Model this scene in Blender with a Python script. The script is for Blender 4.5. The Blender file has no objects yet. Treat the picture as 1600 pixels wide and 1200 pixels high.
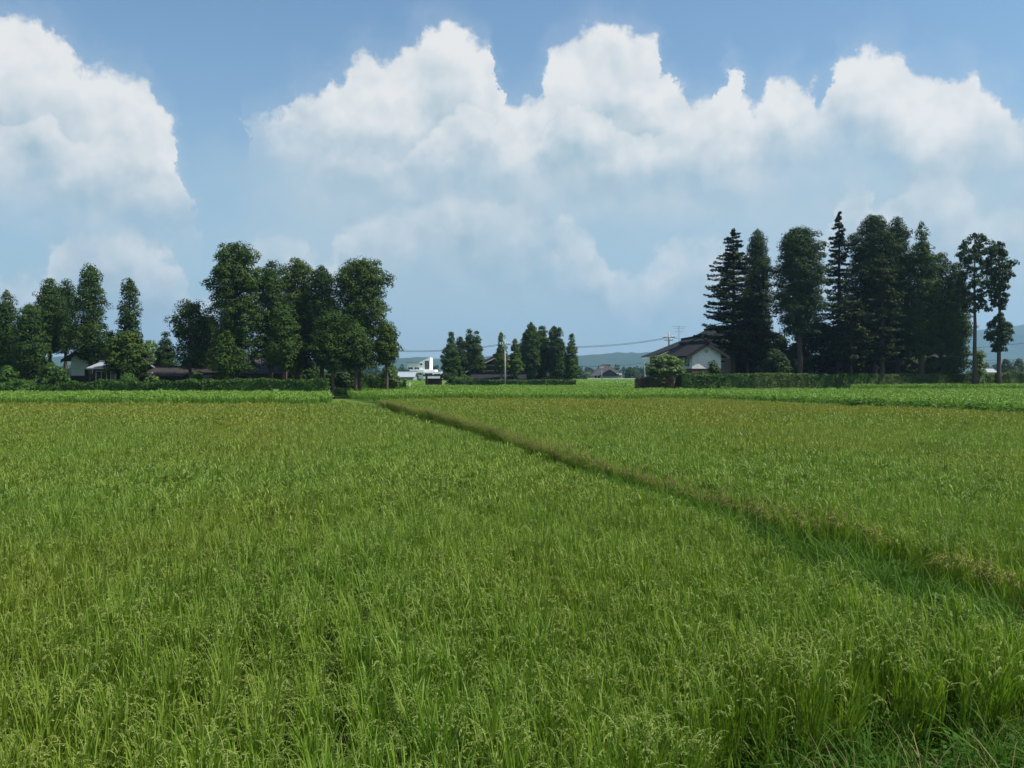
import bpy, bmesh, math, random
import numpy as np
from mathutils import Vector, Matrix

scene = bpy.context.scene
# ------------------------------------------------------------------ camera
FOC = 1450.0          # focal length in photo pixels (photo is 1600 x 1200)
HOR = 585.0           # photo row of the horizon
EYE = 2.8             # camera height above the paddy floor, metres
cam_data = bpy.data.cameras.new('camera')
cam_data.sensor_width = 36.0
cam_data.lens = 36.0 * FOC / 1600.0
cam_data.shift_y = (HOR - 600.0) / 1600.0
cam_data.clip_start = 0.1
cam_data.clip_end = 20000.0
cam = bpy.data.objects.new('camera', cam_data)
cam.location = (0, 0, EYE)
cam.rotation_euler = (math.radians(90), 0, 0)
scene.collection.objects.link(cam)
scene.camera = cam

# ------------------------------------------------------------------ light
SUN_EL = math.radians(58.5)
SUN_AZ = math.radians(101)     # clockwise from the view direction (+Y): from the right, slightly behind
sun_vec = Vector((math.sin(SUN_AZ) * math.cos(SUN_EL), math.cos(SUN_AZ) * math.cos(SUN_EL), math.sin(SUN_EL)))
sun_data = bpy.data.lights.new('sun', 'SUN')
sun_data.energy = 5.0
sun_data.angle = math.radians(0.55)
sun_data.color = (1.0, 0.95, 0.86)
sun = bpy.data.objects.new('sun', sun_data)
sun.location = (20, -20, 60)
sun.rotation_euler = sun_vec.to_track_quat('Z', 'Y').to_euler()
scene.collection.objects.link(sun)

scene.view_settings.view_transform = 'Standard'
scene.view_settings.look = 'None'
scene.view_settings.gamma = 1.0
EXPOSURE = 0.5
scene.view_settings.exposure = EXPOSURE
scene.view_settings.use_curve_mapping = False
scene.cycles.use_denoising = True
scene.cycles.use_adaptive_sampling = True
scene.cycles.adaptive_threshold = 0.02
scene.cycles.max_bounces = 8
scene.cycles.diffuse_bounces = 3
scene.cycles.glossy_bounces = 2
scene.cycles.transmission_bounces = 4
scene.cycles.transparent_max_bounces = 8
scene.cycles.volume_bounces = 0
scene.cycles.caustics_reflective = False
scene.cycles.caustics_refractive = False

# ------------------------------------------------------------------ world: clear sky with summer cumulus
HAZE = 1.6e-4        # density of the summer haze, per metre
SKY_STRENGTH = 0.095
world = bpy.data.worlds.new('World')
scene.world = world
world.use_nodes = True


class NB:
    """small node-tree builder: every helper returns an output socket"""
    def __init__(self, tree):
        self.t = tree

    def n(self, kind, **kw):
        nd = self.t.nodes.new(kind)
        for k, v in kw.items():
            setattr(nd, k, v)
        return nd

    def put(self, sock, v):
        if v is None:
            return
        if hasattr(v, 'is_linked') or hasattr(v, 'links'):
            self.t.links.new(v, sock)
        else:
            sock.default_value = v

    def m(self, op, a, b=None, c=None, clamp=False):
        nd = self.n('ShaderNodeMath', operation=op, use_clamp=clamp)
        self.put(nd.inputs[0], a); self.put(nd.inputs[1], b); self.put(nd.inputs[2], c)
        return nd.outputs[0]

    def v(self, op, a, b=None, scale=None):
        nd = self.n('ShaderNodeVectorMath', operation=op)
        self.put(nd.inputs[0], a)
        if b is not None:
            self.put(nd.inputs[1], b)
        if scale is not None:
            self.put(nd.inputs[3], scale)
        return nd.outputs[1] if op in ('LENGTH', 'DOT_PRODUCT', 'DISTANCE') else nd.outputs[0]

    def noise(self, vec, scale, detail=4, rough=0.55, dist=0.0, color=False, dims='3D'):
        nd = self.n('ShaderNodeTexNoise', noise_dimensions=dims)
        if vec is not None:
            self.put(nd.inputs['Vector'], vec)
        nd.inputs['Scale'].default_value = scale
        nd.inputs['Detail'].default_value = detail
        nd.inputs['Roughness'].default_value = rough
        nd.inputs['Distortion'].default_value = dist
        return nd.outputs['Color' if color else 'Fac']

    def ramp(self, x, a, b, c=0.0, d=1.0, smooth=True):
        nd = self.n('ShaderNodeMapRange', interpolation_type='SMOOTHSTEP' if smooth else 'LINEAR', clamp=True)
        self.put(nd.inputs[0], x)
        for i, q in enumerate((a, b, c, d)):
            self.put(nd.inputs[i + 1], q)
        return nd.outputs[0]

    def mix(self, f, a, b, mode='MIX'):
        nd = self.n('ShaderNodeMix', data_type='RGBA', blend_type=mode)
        self.put(nd.inputs[0], f); self.put(nd.inputs[6], a); self.put(nd.inputs[7], b)
        return nd.outputs[2]

    def xyz(self, x, y, z):
        nd = self.n('ShaderNodeCombineXYZ')
        self.put(nd.inputs[0], x); self.put(nd.inputs[1], y); self.put(nd.inputs[2], z)
        return nd.outputs[0]

    def sep(self, v):
        nd = self.n('ShaderNodeSeparateXYZ')
        self.put(nd.inputs[0], v)
        return nd.outputs


def azel(u, v):
    az = math.atan2(u - 800.0, FOC)
    el = math.atan2(HOR - v, math.hypot(FOC, u - 800.0))
    return az, el


# outlines of the cumulus as (photo column, row): where they stand in the sky of the place
TOPS = [(-260, -60), (-150, -60), (0, 0), (60, 12), (100, 50), (145, 92), (160, 98), (205, 112), (235, 160), (270, 200), (280, 240), (300, 290), (312, 340), (335, 430), (372, 430), (388, 185), (420, 172),
        (450, 150), (470, 128), (500, 132), (525, 112), (545, 88), (575, 70), (605, 72), (640, 50), (665, 30), (685, 20), (720, 42), (745, 58), (770, 72), (780, 110), (795, 150), (820, 145), (850, 95), (870, 60),
        (900, 45), (935, 28), (975, 42), (1005, 40), (1025, 50), (1040, 95), (1060, 130), (1090, 152), (1120, 150), (1140, 88), (1158, 130), (1180, 145), (1210, 112), (1235, 108), (1265, 122), (1285, 150),
        (1310, 90), (1345, 72), (1390, 64), (1420, 90), (1460, 105), (1485, 115), (1510, 105), (1530, 125), (1560, 128), (1590, 150), (1620, 170), (1750, 120), (1860, 120)]
BASES = [(-260, 275), (0, 300), (60, 318), (120, 340), (180, 350), (260, 352), (300, 345), (345, 340), (372, 240), (388, 192), (420, 215), (480, 262), (540, 285), (640, 290), (720, 300), (1000, 305), (1180, 295), (1250, 250),
         (1350, 235), (1440, 300), (1500, 305), (1560, 255), (1750, 280), (1860, 280)]
# a second row of heads in front of the first, and the low ragged ones below
FRONT = [(-260, 120), (0, 170), (60, 160), (110, 200), (180, 190), (230, 230), (290, 300), (340, 420), (400, 240), (480, 190), (560, 235), (650, 215), (700, 165), (760, 160), (800, 215), (840, 205), (880, 150), (940, 175), (1010, 205),
         (1060, 182), (1100, 200), (1140, 182), (1180, 200), (1215, 158), (1250, 190), (1300, 205), (1350, 165), (1400, 140), (1460, 180), (1520, 165), (1600, 210), (1860, 200)]
LOW = [(-260, 400), (40, 420), (75, 372), (110, 350), (160, 343), (220, 352), (270, 392), (320, 450), (380, 400), (430, 352), (470, 358), (510, 385), (550, 330), (620, 305), (700, 290), (760, 305), (820, 300), (880, 335), (940, 370), (990, 420),
       (1030, 380), (1100, 350), (1160, 380), (1220, 420), (1290, 350), (1330, 270), (1370, 310), (1440, 260), (1500, 275), (1540, 320), (1590, 290), (1660, 330), (1860, 330)]
AZ0, AZ1, EL0, EL1 = -0.62, 0.62, -0.1, 0.5


def profile(b, x01, pts):
    nd = b.n('ShaderNodeFloatCurve')
    cv = nd.mapping.curves[0]
    P = []
    for (u, v) in pts:
        a, e = azel(u, v)
        P.append((min(max((a - AZ0) / (AZ1 - AZ0), 0), 1), min(max((e - EL0) / (EL1 - EL0), 0), 1)))
    P.sort()
    cv.points[0].location = P[0]; cv.points[1].location = P[-1]
    for q in P[1:-1]:
        cv.points.new(*q)
    for q in cv.points:
        q.handle_type = 'AUTO_CLAMPED'
    nd.mapping.update()
    b.put(nd.inputs['Value'], x01)
    return b.m('MULTIPLY_ADD', nd.outputs[0], EL1 - EL0, EL0)


def build_world():
    t = world.node_tree
    t.nodes.clear()
    b = NB(t)
    out = t.nodes.new('ShaderNodeOutputWorld')
    bg = t.nodes.new('ShaderNodeBackground')
    bg.inputs['Strength'].default_value = SKY_STRENGTH
    sky = b.n('ShaderNodeTexSky', sky_type='NISHITA')
    sky.sun_disc = False
    sky.sun_elevation = SUN_EL
    sky.sun_rotation = SUN_AZ
    sky.air_density = 1.0
    sky.dust_density = 1.0
    sky.ozone_density = 1.5
    tc = t.nodes.new('ShaderNodeTexCoord')
    d = b.v('NORMALIZE', tc.outputs['Generated'])
    x, y, z = b.sep(d)
    el0 = b.m('ARCSINE', z)
    az0 = b.m('ARCTAN2', x, y)
    # billows: one noise warps the outlines, its value also shapes light and dark
    wn = b.noise(d, 24.0, 8, .62, color=True)
    wr, wg, wb = b.sep(wn)
    az = b.m('MULTIPLY_ADD', b.m('SUBTRACT', wr, .5), 0.075, az0)
    el = b.m('MULTIPLY_ADD', b.m('SUBTRACT', wg, .5), 0.075, el0)
    a01 = b.m('DIVIDE', b.m('SUBTRACT', az, AZ0), AZ1 - AZ0, clamp=True)
    top = b.m('SUBTRACT', profile(b, a01, TOPS), el)          # depth below the cloud tops
    base = b.m('SUBTRACT', el, profile(b, a01, BASES))
    front = b.m('SUBTRACT', profile(b, a01, FRONT), el)
    low = b.m('SUBTRACT', profile(b, a01, LOW), el)
    # the same kind of cumulus goes on outside the frame
    wide = b.m('MULTIPLY', b.m('SUBTRACT', b.noise(b.v('MULTIPLY', d, (1, 1, 2.2)), 3.1, 4, .55), .52), 0.55)
    side = b.m('MAXIMUM', b.ramp(b.m('ABSOLUTE', az0), 0.54, 0.66), b.ramp(el0, 0.43, 0.52))
    inside = b.m('SUBTRACT', 1.0, side)
    cov_in = b.m('MULTIPLY', b.m('MAXIMUM', b.ramp(top, 0.0, 0.016), b.ramp(top, -0.035, 0.02, 0.0, .16)), b.ramp(base, -0.065, 0.055))
    cov_out = b.ramp(wide, 0.0, 0.05)
    cover = b.m('ADD', b.m('MULTIPLY', cov_in, inside), b.m('MULTIPLY', cov_out, side))
    # light: bright just under each row of heads, greyer below and towards the base
    fine = b.noise(b.v('ADD', d, (0.008, 0, 0.016)), 17.0, 3, .52)
    rel = b.m('MULTIPLY', b.m('SUBTRACT', b.noise(d, 17.0, 3, .52), fine), 1.75)
    l1 = b.ramp(top, 0.02, 0.15, 1.0, 0.0)
    l2 = b.m('MULTIPLY', b.ramp(front, 0.0, 0.012), b.ramp(front, 0.012, 0.075, .9, 0.0))
    l3 = b.m('MULTIPLY', b.ramp(low, 0.0, 0.02), b.ramp(low, 0.01, 0.09, .85, 0.0))
    lit = b.m('MAXIMUM', b.m('MAXIMUM', l1, l2), b.m('MULTIPLY', l3, .7))
    lit = b.m('MULTIPLY', lit, b.ramp(base, -0.03, 0.085, .10, 1.0))
    lit = b.m('ADD', b.m('MULTIPLY', lit, inside), b.m('MULTIPLY', b.ramp(wide, 0.0, 0.25, .95, .35), side))
    lit = b.m('ADD', b.m('MULTIPLY_ADD', lit, .70, .20), rel, clamp=True)
    S = 1.0 / (SKY_STRENGTH * 2 ** EXPOSURE)
    shade = (0.41 * S, 0.54 * S, 0.62 * S, 1)
    white = (0.86 * S, 0.86 * S, 0.845 * S, 1)
    ccol = b.mix(lit, shade, white)
    # thin low cloud under the bases
    veil = b.m('MULTIPLY', b.ramp(low, -0.005, 0.03), b.ramp(low, 0.03, 0.16, 1.0, 0.0))
    veil = b.m('MULTIPLY', b.m('MULTIPLY', veil, inside), b.ramp(wb, .30, .60, .45, 1.0))
    veil = b.m('MULTIPLY', veil, b.ramp(az, -0.34, -0.28, 1.25, 1.0))
    vcol = b.mix(b.m('MULTIPLY_ADD', l3, .80, b.m('MULTIPLY', rel, .7), clamp=True), (0.36 * S, 0.49 * S, 0.575 * S, 1), (0.80 * S, 0.83 * S, 0.83 * S, 1))
    # milky summer air towards the horizon
    air = b.mix(1.0, sky.outputs[0], (.86, 1.03, 1.05, 1), 'MULTIPLY')
    air = b.mix(b.ramp(el0, 0.0, 0.42, 0.62, 0.0), air, (0.34 * S, 0.475 * S, 0.575 * S, 1))
    # a broad pale bank under the main row of cumulus
    bank = b.m('MULTIPLY', b.ramp(el, 0.03, 0.12), b.ramp(el, 0.19, 0.27, 1.0, 0.0))
    bank = b.m('MULTIPLY', bank, b.ramp(b.noise(b.v('MULTIPLY', d, (1, 1, 1.8)), 4.0, 4, .55), .36, .62, .25, .85))
    bank = b.m('MULTIPLY', bank, b.ramp(az, -0.36, -0.20, .22, 1.0))
    air = b.mix(bank, air, (0.475 * S, 0.60 * S, 0.675 * S, 1))
    c = b.mix(b.m('MULTIPLY', veil, 0.98, clamp=True), air, vcol)
    c = b.mix(b.m('MULTIPLY', cover, 0.97), c, ccol)
    c = b.mix(b.ramp(el0, 0.0, 0.11, 0.75, 0.0), c, (0.36 * S, 0.49 * S, 0.58 * S, 1))
    t.links.new(c, bg.inputs['Color'])
    t.links.new(bg.outputs[0], out.inputs[0])


build_world()
world.cycles.sampling_method = 'MANUAL'
world.cycles.sample_map_resolution = 512

# ------------------------------------------------------------------ helpers
COL = scene.collection
RNG = np.random.default_rng(11)
TERR = 0.4            # the fields behind lie one terrace higher than the near paddies


def at(u, v, d):
    """photo pixel -> point of the place, d metres ahead"""
    return Vector(((u - 800.0) / FOC * d, d, EYE + (HOR - v) / FOC * d))


def px(n, d):
    return n / FOC * d


def tag(o, label=None, cat=None, group=None, kind=None):
    if label: o['label'] = label
    if cat: o['category'] = cat
    if group: o['group'] = group
    if kind: o['kind'] = kind
    return o


def link(name, me, mats=None, parent=None):
    if mats is not None:
        for m in (mats if isinstance(mats, (list, tuple)) else [mats]):
            me.materials.append(m)
    o = bpy.data.objects.new(name, me)
    COL.objects.link(o)
    if parent is not None:
        o.parent = parent
    return o


def empty(name, loc, rz=0.0):
    o = bpy.data.objects.new(name, None)
    o.location = loc
    o.rotation_euler = (0, 0, rz)
    o.empty_display_size = 0.3
    COL.objects.link(o)
    return o


def np_mesh(name, verts, tris, midx=None, smooth=False):
    """fast triangle mesh"""
    verts = np.asarray(verts, dtype=np.float32).reshape(-1, 3)
    tris = np.asarray(tris, dtype=np.int32).reshape(-1, 3)
    me = bpy.data.meshes.new(name)
    me.vertices.add(len(verts))
    me.vertices.foreach_set('co', verts.ravel())
    me.loops.add(tris.size)
    me.loops.foreach_set('vertex_index', tris.ravel())
    me.polygons.add(len(tris))
    me.polygons.foreach_set('loop_start', np.arange(0, tris.size, 3, dtype=np.int32))
    me.polygons.foreach_set('loop_total', np.full(len(tris), 3, dtype=np.int32))
    if midx is not None:
        me.polygons.foreach_set('material_index', np.asarray(midx, dtype=np.int32))
    if smooth:
        me.polygons.foreach_set('use_smooth', np.ones(len(tris), dtype=bool))
    me.update()
    me.validate()
    return me


class MB:
    """collects boxes, prisms and tubes into ONE mesh"""
    def __init__(self):
        self.v = []; self.f = []

    def add(self, vs, fs):
        n = len(self.v)
        self.v += [tuple(p) for p in vs]
        self.f += [tuple(i + n for i in f) for f in fs]
        return self

    def box(self, x0, x1, y0, y1, z0, z1):
        return self.add([(x0, y0, z0), (x1, y0, z0), (x1, y1, z0), (x0, y1, z0), (x0, y0, z1), (x1, y0, z1), (x1, y1, z1), (x0, y1, z1)],
                        [(3, 2, 1, 0), (4, 5, 6, 7), (0, 1, 5, 4), (1, 2, 6, 5), (2, 3, 7, 6), (3, 0, 4, 7)])

    def prism(self, poly, y0, y1, axis='y'):
        """extrude an outline in x,z along y (or, axis x, an outline in y,z along x)"""
        n = len(poly)
        if axis == 'y':
            vs = [(a, y0, b) for a, b in poly] + [(a, y1, b) for a, b in poly]
        else:
            vs = [(y0, a, b) for a, b in poly] + [(y1, a, b) for a, b in poly]
        fs = [tuple(range(n))[::-1], tuple(range(n, 2 * n))] + [(i, (i + 1) % n, n + (i + 1) % n, n + i) for i in range(n)]
        return self.add(vs, fs)

    def tube(self, pts, radii, sides=6, cap=True):
        pts = [Vector(p) for p in pts]
        n0 = len(self.v)
        m = len(pts)
        for i, p in enumerate(pts):
            t = (pts[min(i + 1, m - 1)] - pts[max(i - 1, 0)]).normalized()
            a = t.orthogonal().normalized() if abs(t.z) < .95 else Vector((1, 0, 0))
            if abs(t.z) >= .95:
                a = (a - t * a.dot(t)).normalized()
            b = t.cross(a)
            r = radii[i] if hasattr(radii, '__len__') else radii
            for k in range(sides):
                an = 2 * math.pi * k / sides
                self.v.append(tuple(p + a * (r * math.cos(an)) + b * (r * math.sin(an))))
        for i in range(m - 1):
            for k in range(sides):
                k2 = (k + 1) % sides
                self.f.append((n0 + i * sides + k, n0 + i * sides + k2, n0 + (i + 1) * sides + k2, n0 + (i + 1) * sides + k))
        if cap:
            self.f.append(tuple(n0 + k for k in range(sides))[::-1])
            self.f.append(tuple(n0 + (m - 1) * sides + k for k in range(sides)))
        return self

    def build(self, name, mat, parent=None, smooth=False):
        me = bpy.data.meshes.new(name)
        me.from_pydata(self.v, [], self.f)
        if smooth:
            for p in me.polygons:
                p.use_smooth = True
        bm = bmesh.new(); bm.from_mesh(me)
        bmesh.ops.recalc_face_normals(bm, faces=bm.faces)
        bm.to_mesh(me); bm.free()
        me.update()
        return link(name, me, mat, parent)


# ------------------------------------------------------------------ materials
def new_mat(name):
    m = bpy.data.materials.new(name)
    m.use_nodes = True
    m.node_tree.nodes.clear()
    b = NB(m.node_tree)
    out = m.node_tree.nodes.new('ShaderNodeOutputMaterial')
    return m, b, out


def leafy(name, dark, light, transl=0.25, rough=0.55, scale=0.8, rnd=0.5, spec=0.3, extra=None):
    """foliage: colour varies in patches and from plant to plant, some light passes through"""
    m, b, out = new_mat(name)
    geo = b.n('ShaderNodeNewGeometry')
    oi = b.n('ShaderNodeObjectInfo')
    nz = b.noise(geo.outputs['Position'], scale, 3, .6)
    f = b.ramp(nz, .28, .72)
    f = b.m('ADD', b.m('MULTIPLY', f, 1 - rnd), b.m('MULTIPLY', oi.outputs['Random'], rnd), clamp=True)
    c = b.mix(f, (*dark, 1), (*light, 1))
    if extra:
        c = extra(b, geo.outputs['Position'], c, oi.outputs['Random'])
    p = b.n('ShaderNodeBsdfPrincipled')
    b.put(p.inputs['Base Color'], c)
    p.inputs['Roughness'].default_value = rough
    p.inputs['Specular IOR Level'].default_value = spec
    if transl > 0:
        tr = b.n('ShaderNodeBsdfTranslucent')
        b.put(tr.inputs['Color'], b.mix(1.0, c, (1.0, 1.15, .55, 1), 'MULTIPLY'))
        mx = b.n('ShaderNodeMixShader')
        mx.inputs[0].default_value = transl
        b.put(mx.inputs[1], p.outputs[0]); b.put(mx.inputs[2], tr.outputs[0])
        b.put(out.inputs[0], mx.outputs[0])
    else:
        b.put(out.inputs[0], p.outputs[0])
    return m


def solid(name, c1, c2=None, scale=2.0, rough=0.8, spec=0.3, bump=0.0, bump_scale=20.0, stretch=(1, 1, 1), streak=0.0, metallic=0.0):
    """painted, plastered, wooden or stony surface with uneven tone, streaks and fine relief"""
    m, b, out = new_mat(name)
    tc = b.n('ShaderNodeTexCoord')
    vec = b.v('MULTIPLY', tc.outputs['Object'], stretch)
    c2 = c2 or tuple(q * .75 for q in c1)
    c = b.mix(b.ramp(b.noise(vec, scale, 5, .62), .3, .7), (*c1, 1), (*c2, 1))
    if streak:
        sv = b.v('MULTIPLY', tc.outputs['Object'], (3.0, 3.0, .25))
        c = b.mix(b.m('MULTIPLY', b.ramp(b.noise(sv, 1.6, 4, .6), .5, .75), streak), c, (*[q * .45 for q in c1], 1))
    p = b.n('ShaderNodeBsdfPrincipled')
    b.put(p.inputs['Base Color'], c)
    p.inputs['Roughness'].default_value = rough
    p.inputs['Specular IOR Level'].default_value = spec
    p.inputs['Metallic'].default_value = metallic
    if bump:
        bp = b.n('ShaderNodeBump')
        bp.inputs['Strength'].default_value = bump
        bp.inputs['Distance'].default_value = .03
        b.put(bp.inputs['Height'], b.noise(vec, bump_scale, 4, .6))
        b.put(p.inputs['Normal'], bp.outputs[0])
    b.put(out.inputs[0], p.outputs[0])
    return m


def tiled(name, c1, c2, rough=.8):
    """glazed pan tiles: courses and ribs in relief, tile-to-tile tone"""
    m, b, out = new_mat(name)
    tc = b.n('ShaderNodeTexCoord')
    o = tc.outputs['Object']
    w1 = b.n('ShaderNodeTexWave', wave_type='BANDS', bands_direction='Y')
    w1.inputs['Scale'].default_value = 1.05
    w2 = b.n('ShaderNodeTexWave', wave_type='BANDS', bands_direction='X', wave_profile='SAW')
    w2.inputs['Scale'].default_value = 1.2
    b.put(w1.inputs['Vector'], o); b.put(w2.inputs['Vector'], o)
    c = b.mix(b.ramp(b.noise(o, 2.2, 5, .65), .3, .7), (*c1, 1), (*c2, 1))
    p = b.n('ShaderNodeBsdfPrincipled')
    b.put(p.inputs['Base Color'], c)
    p.inputs['Roughness'].default_value = rough
    bp = b.n('ShaderNodeBump')
    p.inputs['Specular IOR Level'].default_value = .12
    bp.inputs['Strength'].default_value = .5
    bp.inputs['Distance'].default_value = .06
    b.put(bp.inputs['Height'], b.m('ADD', w1.outputs['Fac'], w2.outputs['Fac']))
    b.put(p.inputs['Normal'], bp.outputs[0])
    b.put(out.inputs[0], p.outputs[0])
    return m


def glass_mat():
    m, b, out = new_mat('window_glass')
    p = b.n('ShaderNodeBsdfPrincipled')
    p.inputs['Base Color'].default_value = (.02, .025, .03, 1)
    p.inputs['Roughness'].default_value = .08
    p.inputs['Specular IOR Level'].default_value = .6
    b.put(out.inputs[0], p.outputs[0])
    return m


def ripen(b, pos, c, rnd):
    """the crop ripens in patches: gold towards the far end of the near paddies and in broad drifts, greener along the bank"""
    x, y, z = b.sep(pos)
    drift = b.noise(b.v('MULTIPLY', pos, (1.0, .55, 0)), .16, 4, .55)
    far = b.ramp(y, 24.0, 60.0)
    # distance from the bank between the two paddies
    bank = b.m('ABSOLUTE', b.m('SUBTRACT', b.m('MULTIPLY_ADD', y, .245, x), 6.6))
    off = b.ramp(bank, 1.0, 9.0, 0.0, 1.0)
    g = b.m('MULTIPLY_ADD', far, .50, b.m('MULTIPLY', b.ramp(drift, .38, .66), .50))
    g = b.m('MULTIPLY', g, b.m('MULTIPLY_ADD', off, .65, .35))
    return b.mix(b.m('MULTIPLY', g, .92, clamp=True), c, (.222, .226, .028, 1))


M = {}
M['rice_leaf'] = leafy('rice_leaf', (.096, .182, .016), (.194, .294, .032), transl=.35, rough=.5, scale=.5, rnd=.55, extra=ripen)
M['rice_ear'] = leafy('rice_ear', (.138, .208, .036), (.212, .268, .056), transl=.24, rough=.6, scale=.5, rnd=.6, extra=ripen)
M['rice_ear_brown'] = leafy('rice_ear_brown', (.185, .168, .046), (.275, .250, .074), transl=.1, rough=.7, scale=.5, rnd=.6)
M['rice_young'] = leafy('rice_young', (.098, .205, .018), (.172, .295, .034), transl=.30, rough=.5, scale=.15, rnd=.4)
M['rice_young_ear'] = leafy('rice_young_ear', (.135, .25, .036), (.20, .30, .05), transl=.2, rough=.6, scale=.15, rnd=.5)
M['grass'] = leafy('bank_grass', (.034, .086, .009), (.080, .155, .017), transl=.30, rough=.6, scale=1.5, rnd=.5, spec=.08)
M['straw'] = leafy('dry_straw', (.12, .095, .040), (.22, .175, .075), transl=.1, rough=.7, scale=2, rnd=.6)
M['weed'] = leafy('weed_leaf', (.026, .080, .012), (.058, .130, .020), transl=.25, rough=.6, scale=1.5, rnd=.5, spec=.08)
M['soy'] = leafy('bean_leaf', (.052, .125, .015), (.110, .210, .030), transl=.28, rough=.6, scale=.4, rnd=.5, spec=.12)
M['cedar'] = leafy('cedar_foliage', (.014, .038, .006), (.047, .088, .011), transl=.05, rough=.7, scale=.55, rnd=.35, spec=.15)
M['cedar_warm'] = leafy('cedar_foliage_warm', (.016, .040, .005), (.054, .090, .010), transl=.05, rough=.7, scale=.6, rnd=.35, spec=.15)
M['cedar_cool'] = leafy('cedar_foliage_cool', (.010, .029, .006), (.030, .062, .010), transl=.05, rough=.7, scale=.5, rnd=.35, spec=.15)
M['fir'] = leafy('fir_needles', (.012, .028, .006), (.040, .066, .009), transl=.08, rough=.65, scale=.7, rnd=.3, spec=.15)
M['hedge'] = leafy('hedge_leaf', (.016, .050, .007), (.060, .122, .015), transl=.18, rough=.5, scale=1.3, rnd=.15, spec=.15)
M['hedge_pale'] = leafy('hedge_leaf_pale', (.020, .052, .008), (.095, .140, .028), transl=.18, rough=.5, scale=2.2, rnd=.15, spec=.15)
M['hedge_red'] = leafy('hedge_leaf_red', (.035, .035, .014), (.090, .050, .022), transl=.15, rough=.45, scale=1.5, rnd=.15)
M['broadleaf'] = leafy('broadleaf', (.050, .105, .022), (.125, .185, .045), transl=.25, rough=.5, scale=.8, rnd=.3)
M['bark'] = solid('cedar_bark', (.120, .090, .070), (.058, .044, .036), scale=5, rough=.95, bump=.5, bump_scale=14, stretch=(4, 4, .6))
M['bark_grey'] = solid('grey_bark', (.14, .115, .095), (.065, .052, .044), scale=5, rough=.95, bump=.5, bump_scale=14, stretch=(4, 4, .6))
M['soil'] = solid('paddy_soil', (.045, .036, .024), (.022, .018, .013), scale=3, rough=.9, bump=.6, bump_scale=12)
M['plaster'] = solid('white_plaster', (.66, .68, .66), (.56, .58, .57), scale=1.2, rough=.85, streak=.25)
M['plaster_green'] = solid('pale_green_plaster', (.50, .58, .55), (.42, .50, .48), scale=1.2, rough=.85, streak=.25)
M['cream'] = solid('cream_siding', (.50, .44, .34), (.42, .37, .29), scale=1.5, rough=.85, streak=.2)
M['white_paint'] = solid('white_paint', (.82, .83, .83), (.76, .77, .78), scale=1.0, rough=.6, streak=.08)
M['timber'] = solid('brown_timber', (.090, .052, .036), (.050, .030, .022), scale=3, rough=.8, stretch=(1, 1, 4), bump=.3, bump_scale=10)
M['timber_dark'] = solid('dark_timber', (.038, .028, .024), (.022, .017, .015), scale=3, rough=.8, stretch=(1, 1, 4))
M['brown_wall'] = solid('brown_boarding', (.105, .074, .060), (.070, .050, .042), scale=3, rough=.8, stretch=(6, 6, .5), bump=.3)
M['fascia'] = solid('pale_fascia', (.50, .47, .42), (.40, .37, .33), scale=3, rough=.7)
M['tile_black'] = tiled('black_tile', (.026, .027, .031), (.014, .015, .018), .85)
M['tile_brown'] = tiled('brown_tile', (.048, .043, .041), (.028, .026, .026), .85)
M['tile_grey'] = tiled('grey_tile', (.070, .068, .071), (.042, .041, .044), .85)
M['tin'] = solid('grey_tin', (.30, .33, .36), (.24, .27, .30), scale=1.5, rough=.5, streak=.3)
M['thatch'] = solid('old_thatch', (.105, .092, .082), (.060, .052, .050), scale=4, rough=.95, bump=.6, bump_scale=16, stretch=(1, 3, 1))
M['glass'] = glass_mat()
M['concrete'] = solid('pole_concrete', (.36, .35, .33), (.27, .26, .25), scale=3, rough=.85, streak=.3)
M['steel'] = solid('galvanised_steel', (.34, .35, .36), (.26, .27, .28), scale=6, rough=.5, metallic=.4)
M['wire'] = solid('black_wire', (.030, .030, .032), (.02, .02, .02), rough=.6)
M['stone'] = solid('grey_stone', (.34, .33, .31), (.20, .195, .185), scale=6, rough=.9, bump=.5)

# ------------------------------------------------------------------ the lie of the land
LEFT_EDGE = ([0, 6.0, 7.25, 8.3, 10.2, 12.3, 14.1, 20.7, 36.2, 52.7, 62.0, 80], [5.6, 4.8, 4.25, 3.66, 3.2, 2.85, 2.6, 1.15, -2.8, -7.15, -9.9, -14.5])
RIGHT_EDGE = ([0, 8.5, 9.5, 12.1, 15.3, 22.8, 30.5, 43.3, 66, 74, 90], [8.0, 5.5, 5.1, 4.5, 3.5, 1.85, .1, -2.75, -8.4, -10.6, -14.8])


def x_left(y): return np.interp(y, *LEFT_EDGE)
def x_right(y): return np.interp(y, *RIGHT_EDGE)


STEP = ([-6000, -12.5, -10.2, 15.5, 16.5, 27.0, 36.0, 6000], [63.8, 63.8, 75.0, 76.3, 75.6, 47.5, 24.0, 24.0])   # front foot of the terrace
FOOT = ([-6000, -0.5, 1.3, 2.1, 3.2, 4.4, 8.0, 6000], [3.1, 3.4, 5.5, 6.4, 6.55, 6.7, 7.1, 8.2])                              # foot of the bank the camera stands on


def step_y(x): return np.interp(x, *STEP)
def foot_y(x): return np.interp(x, *FOOT)


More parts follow.
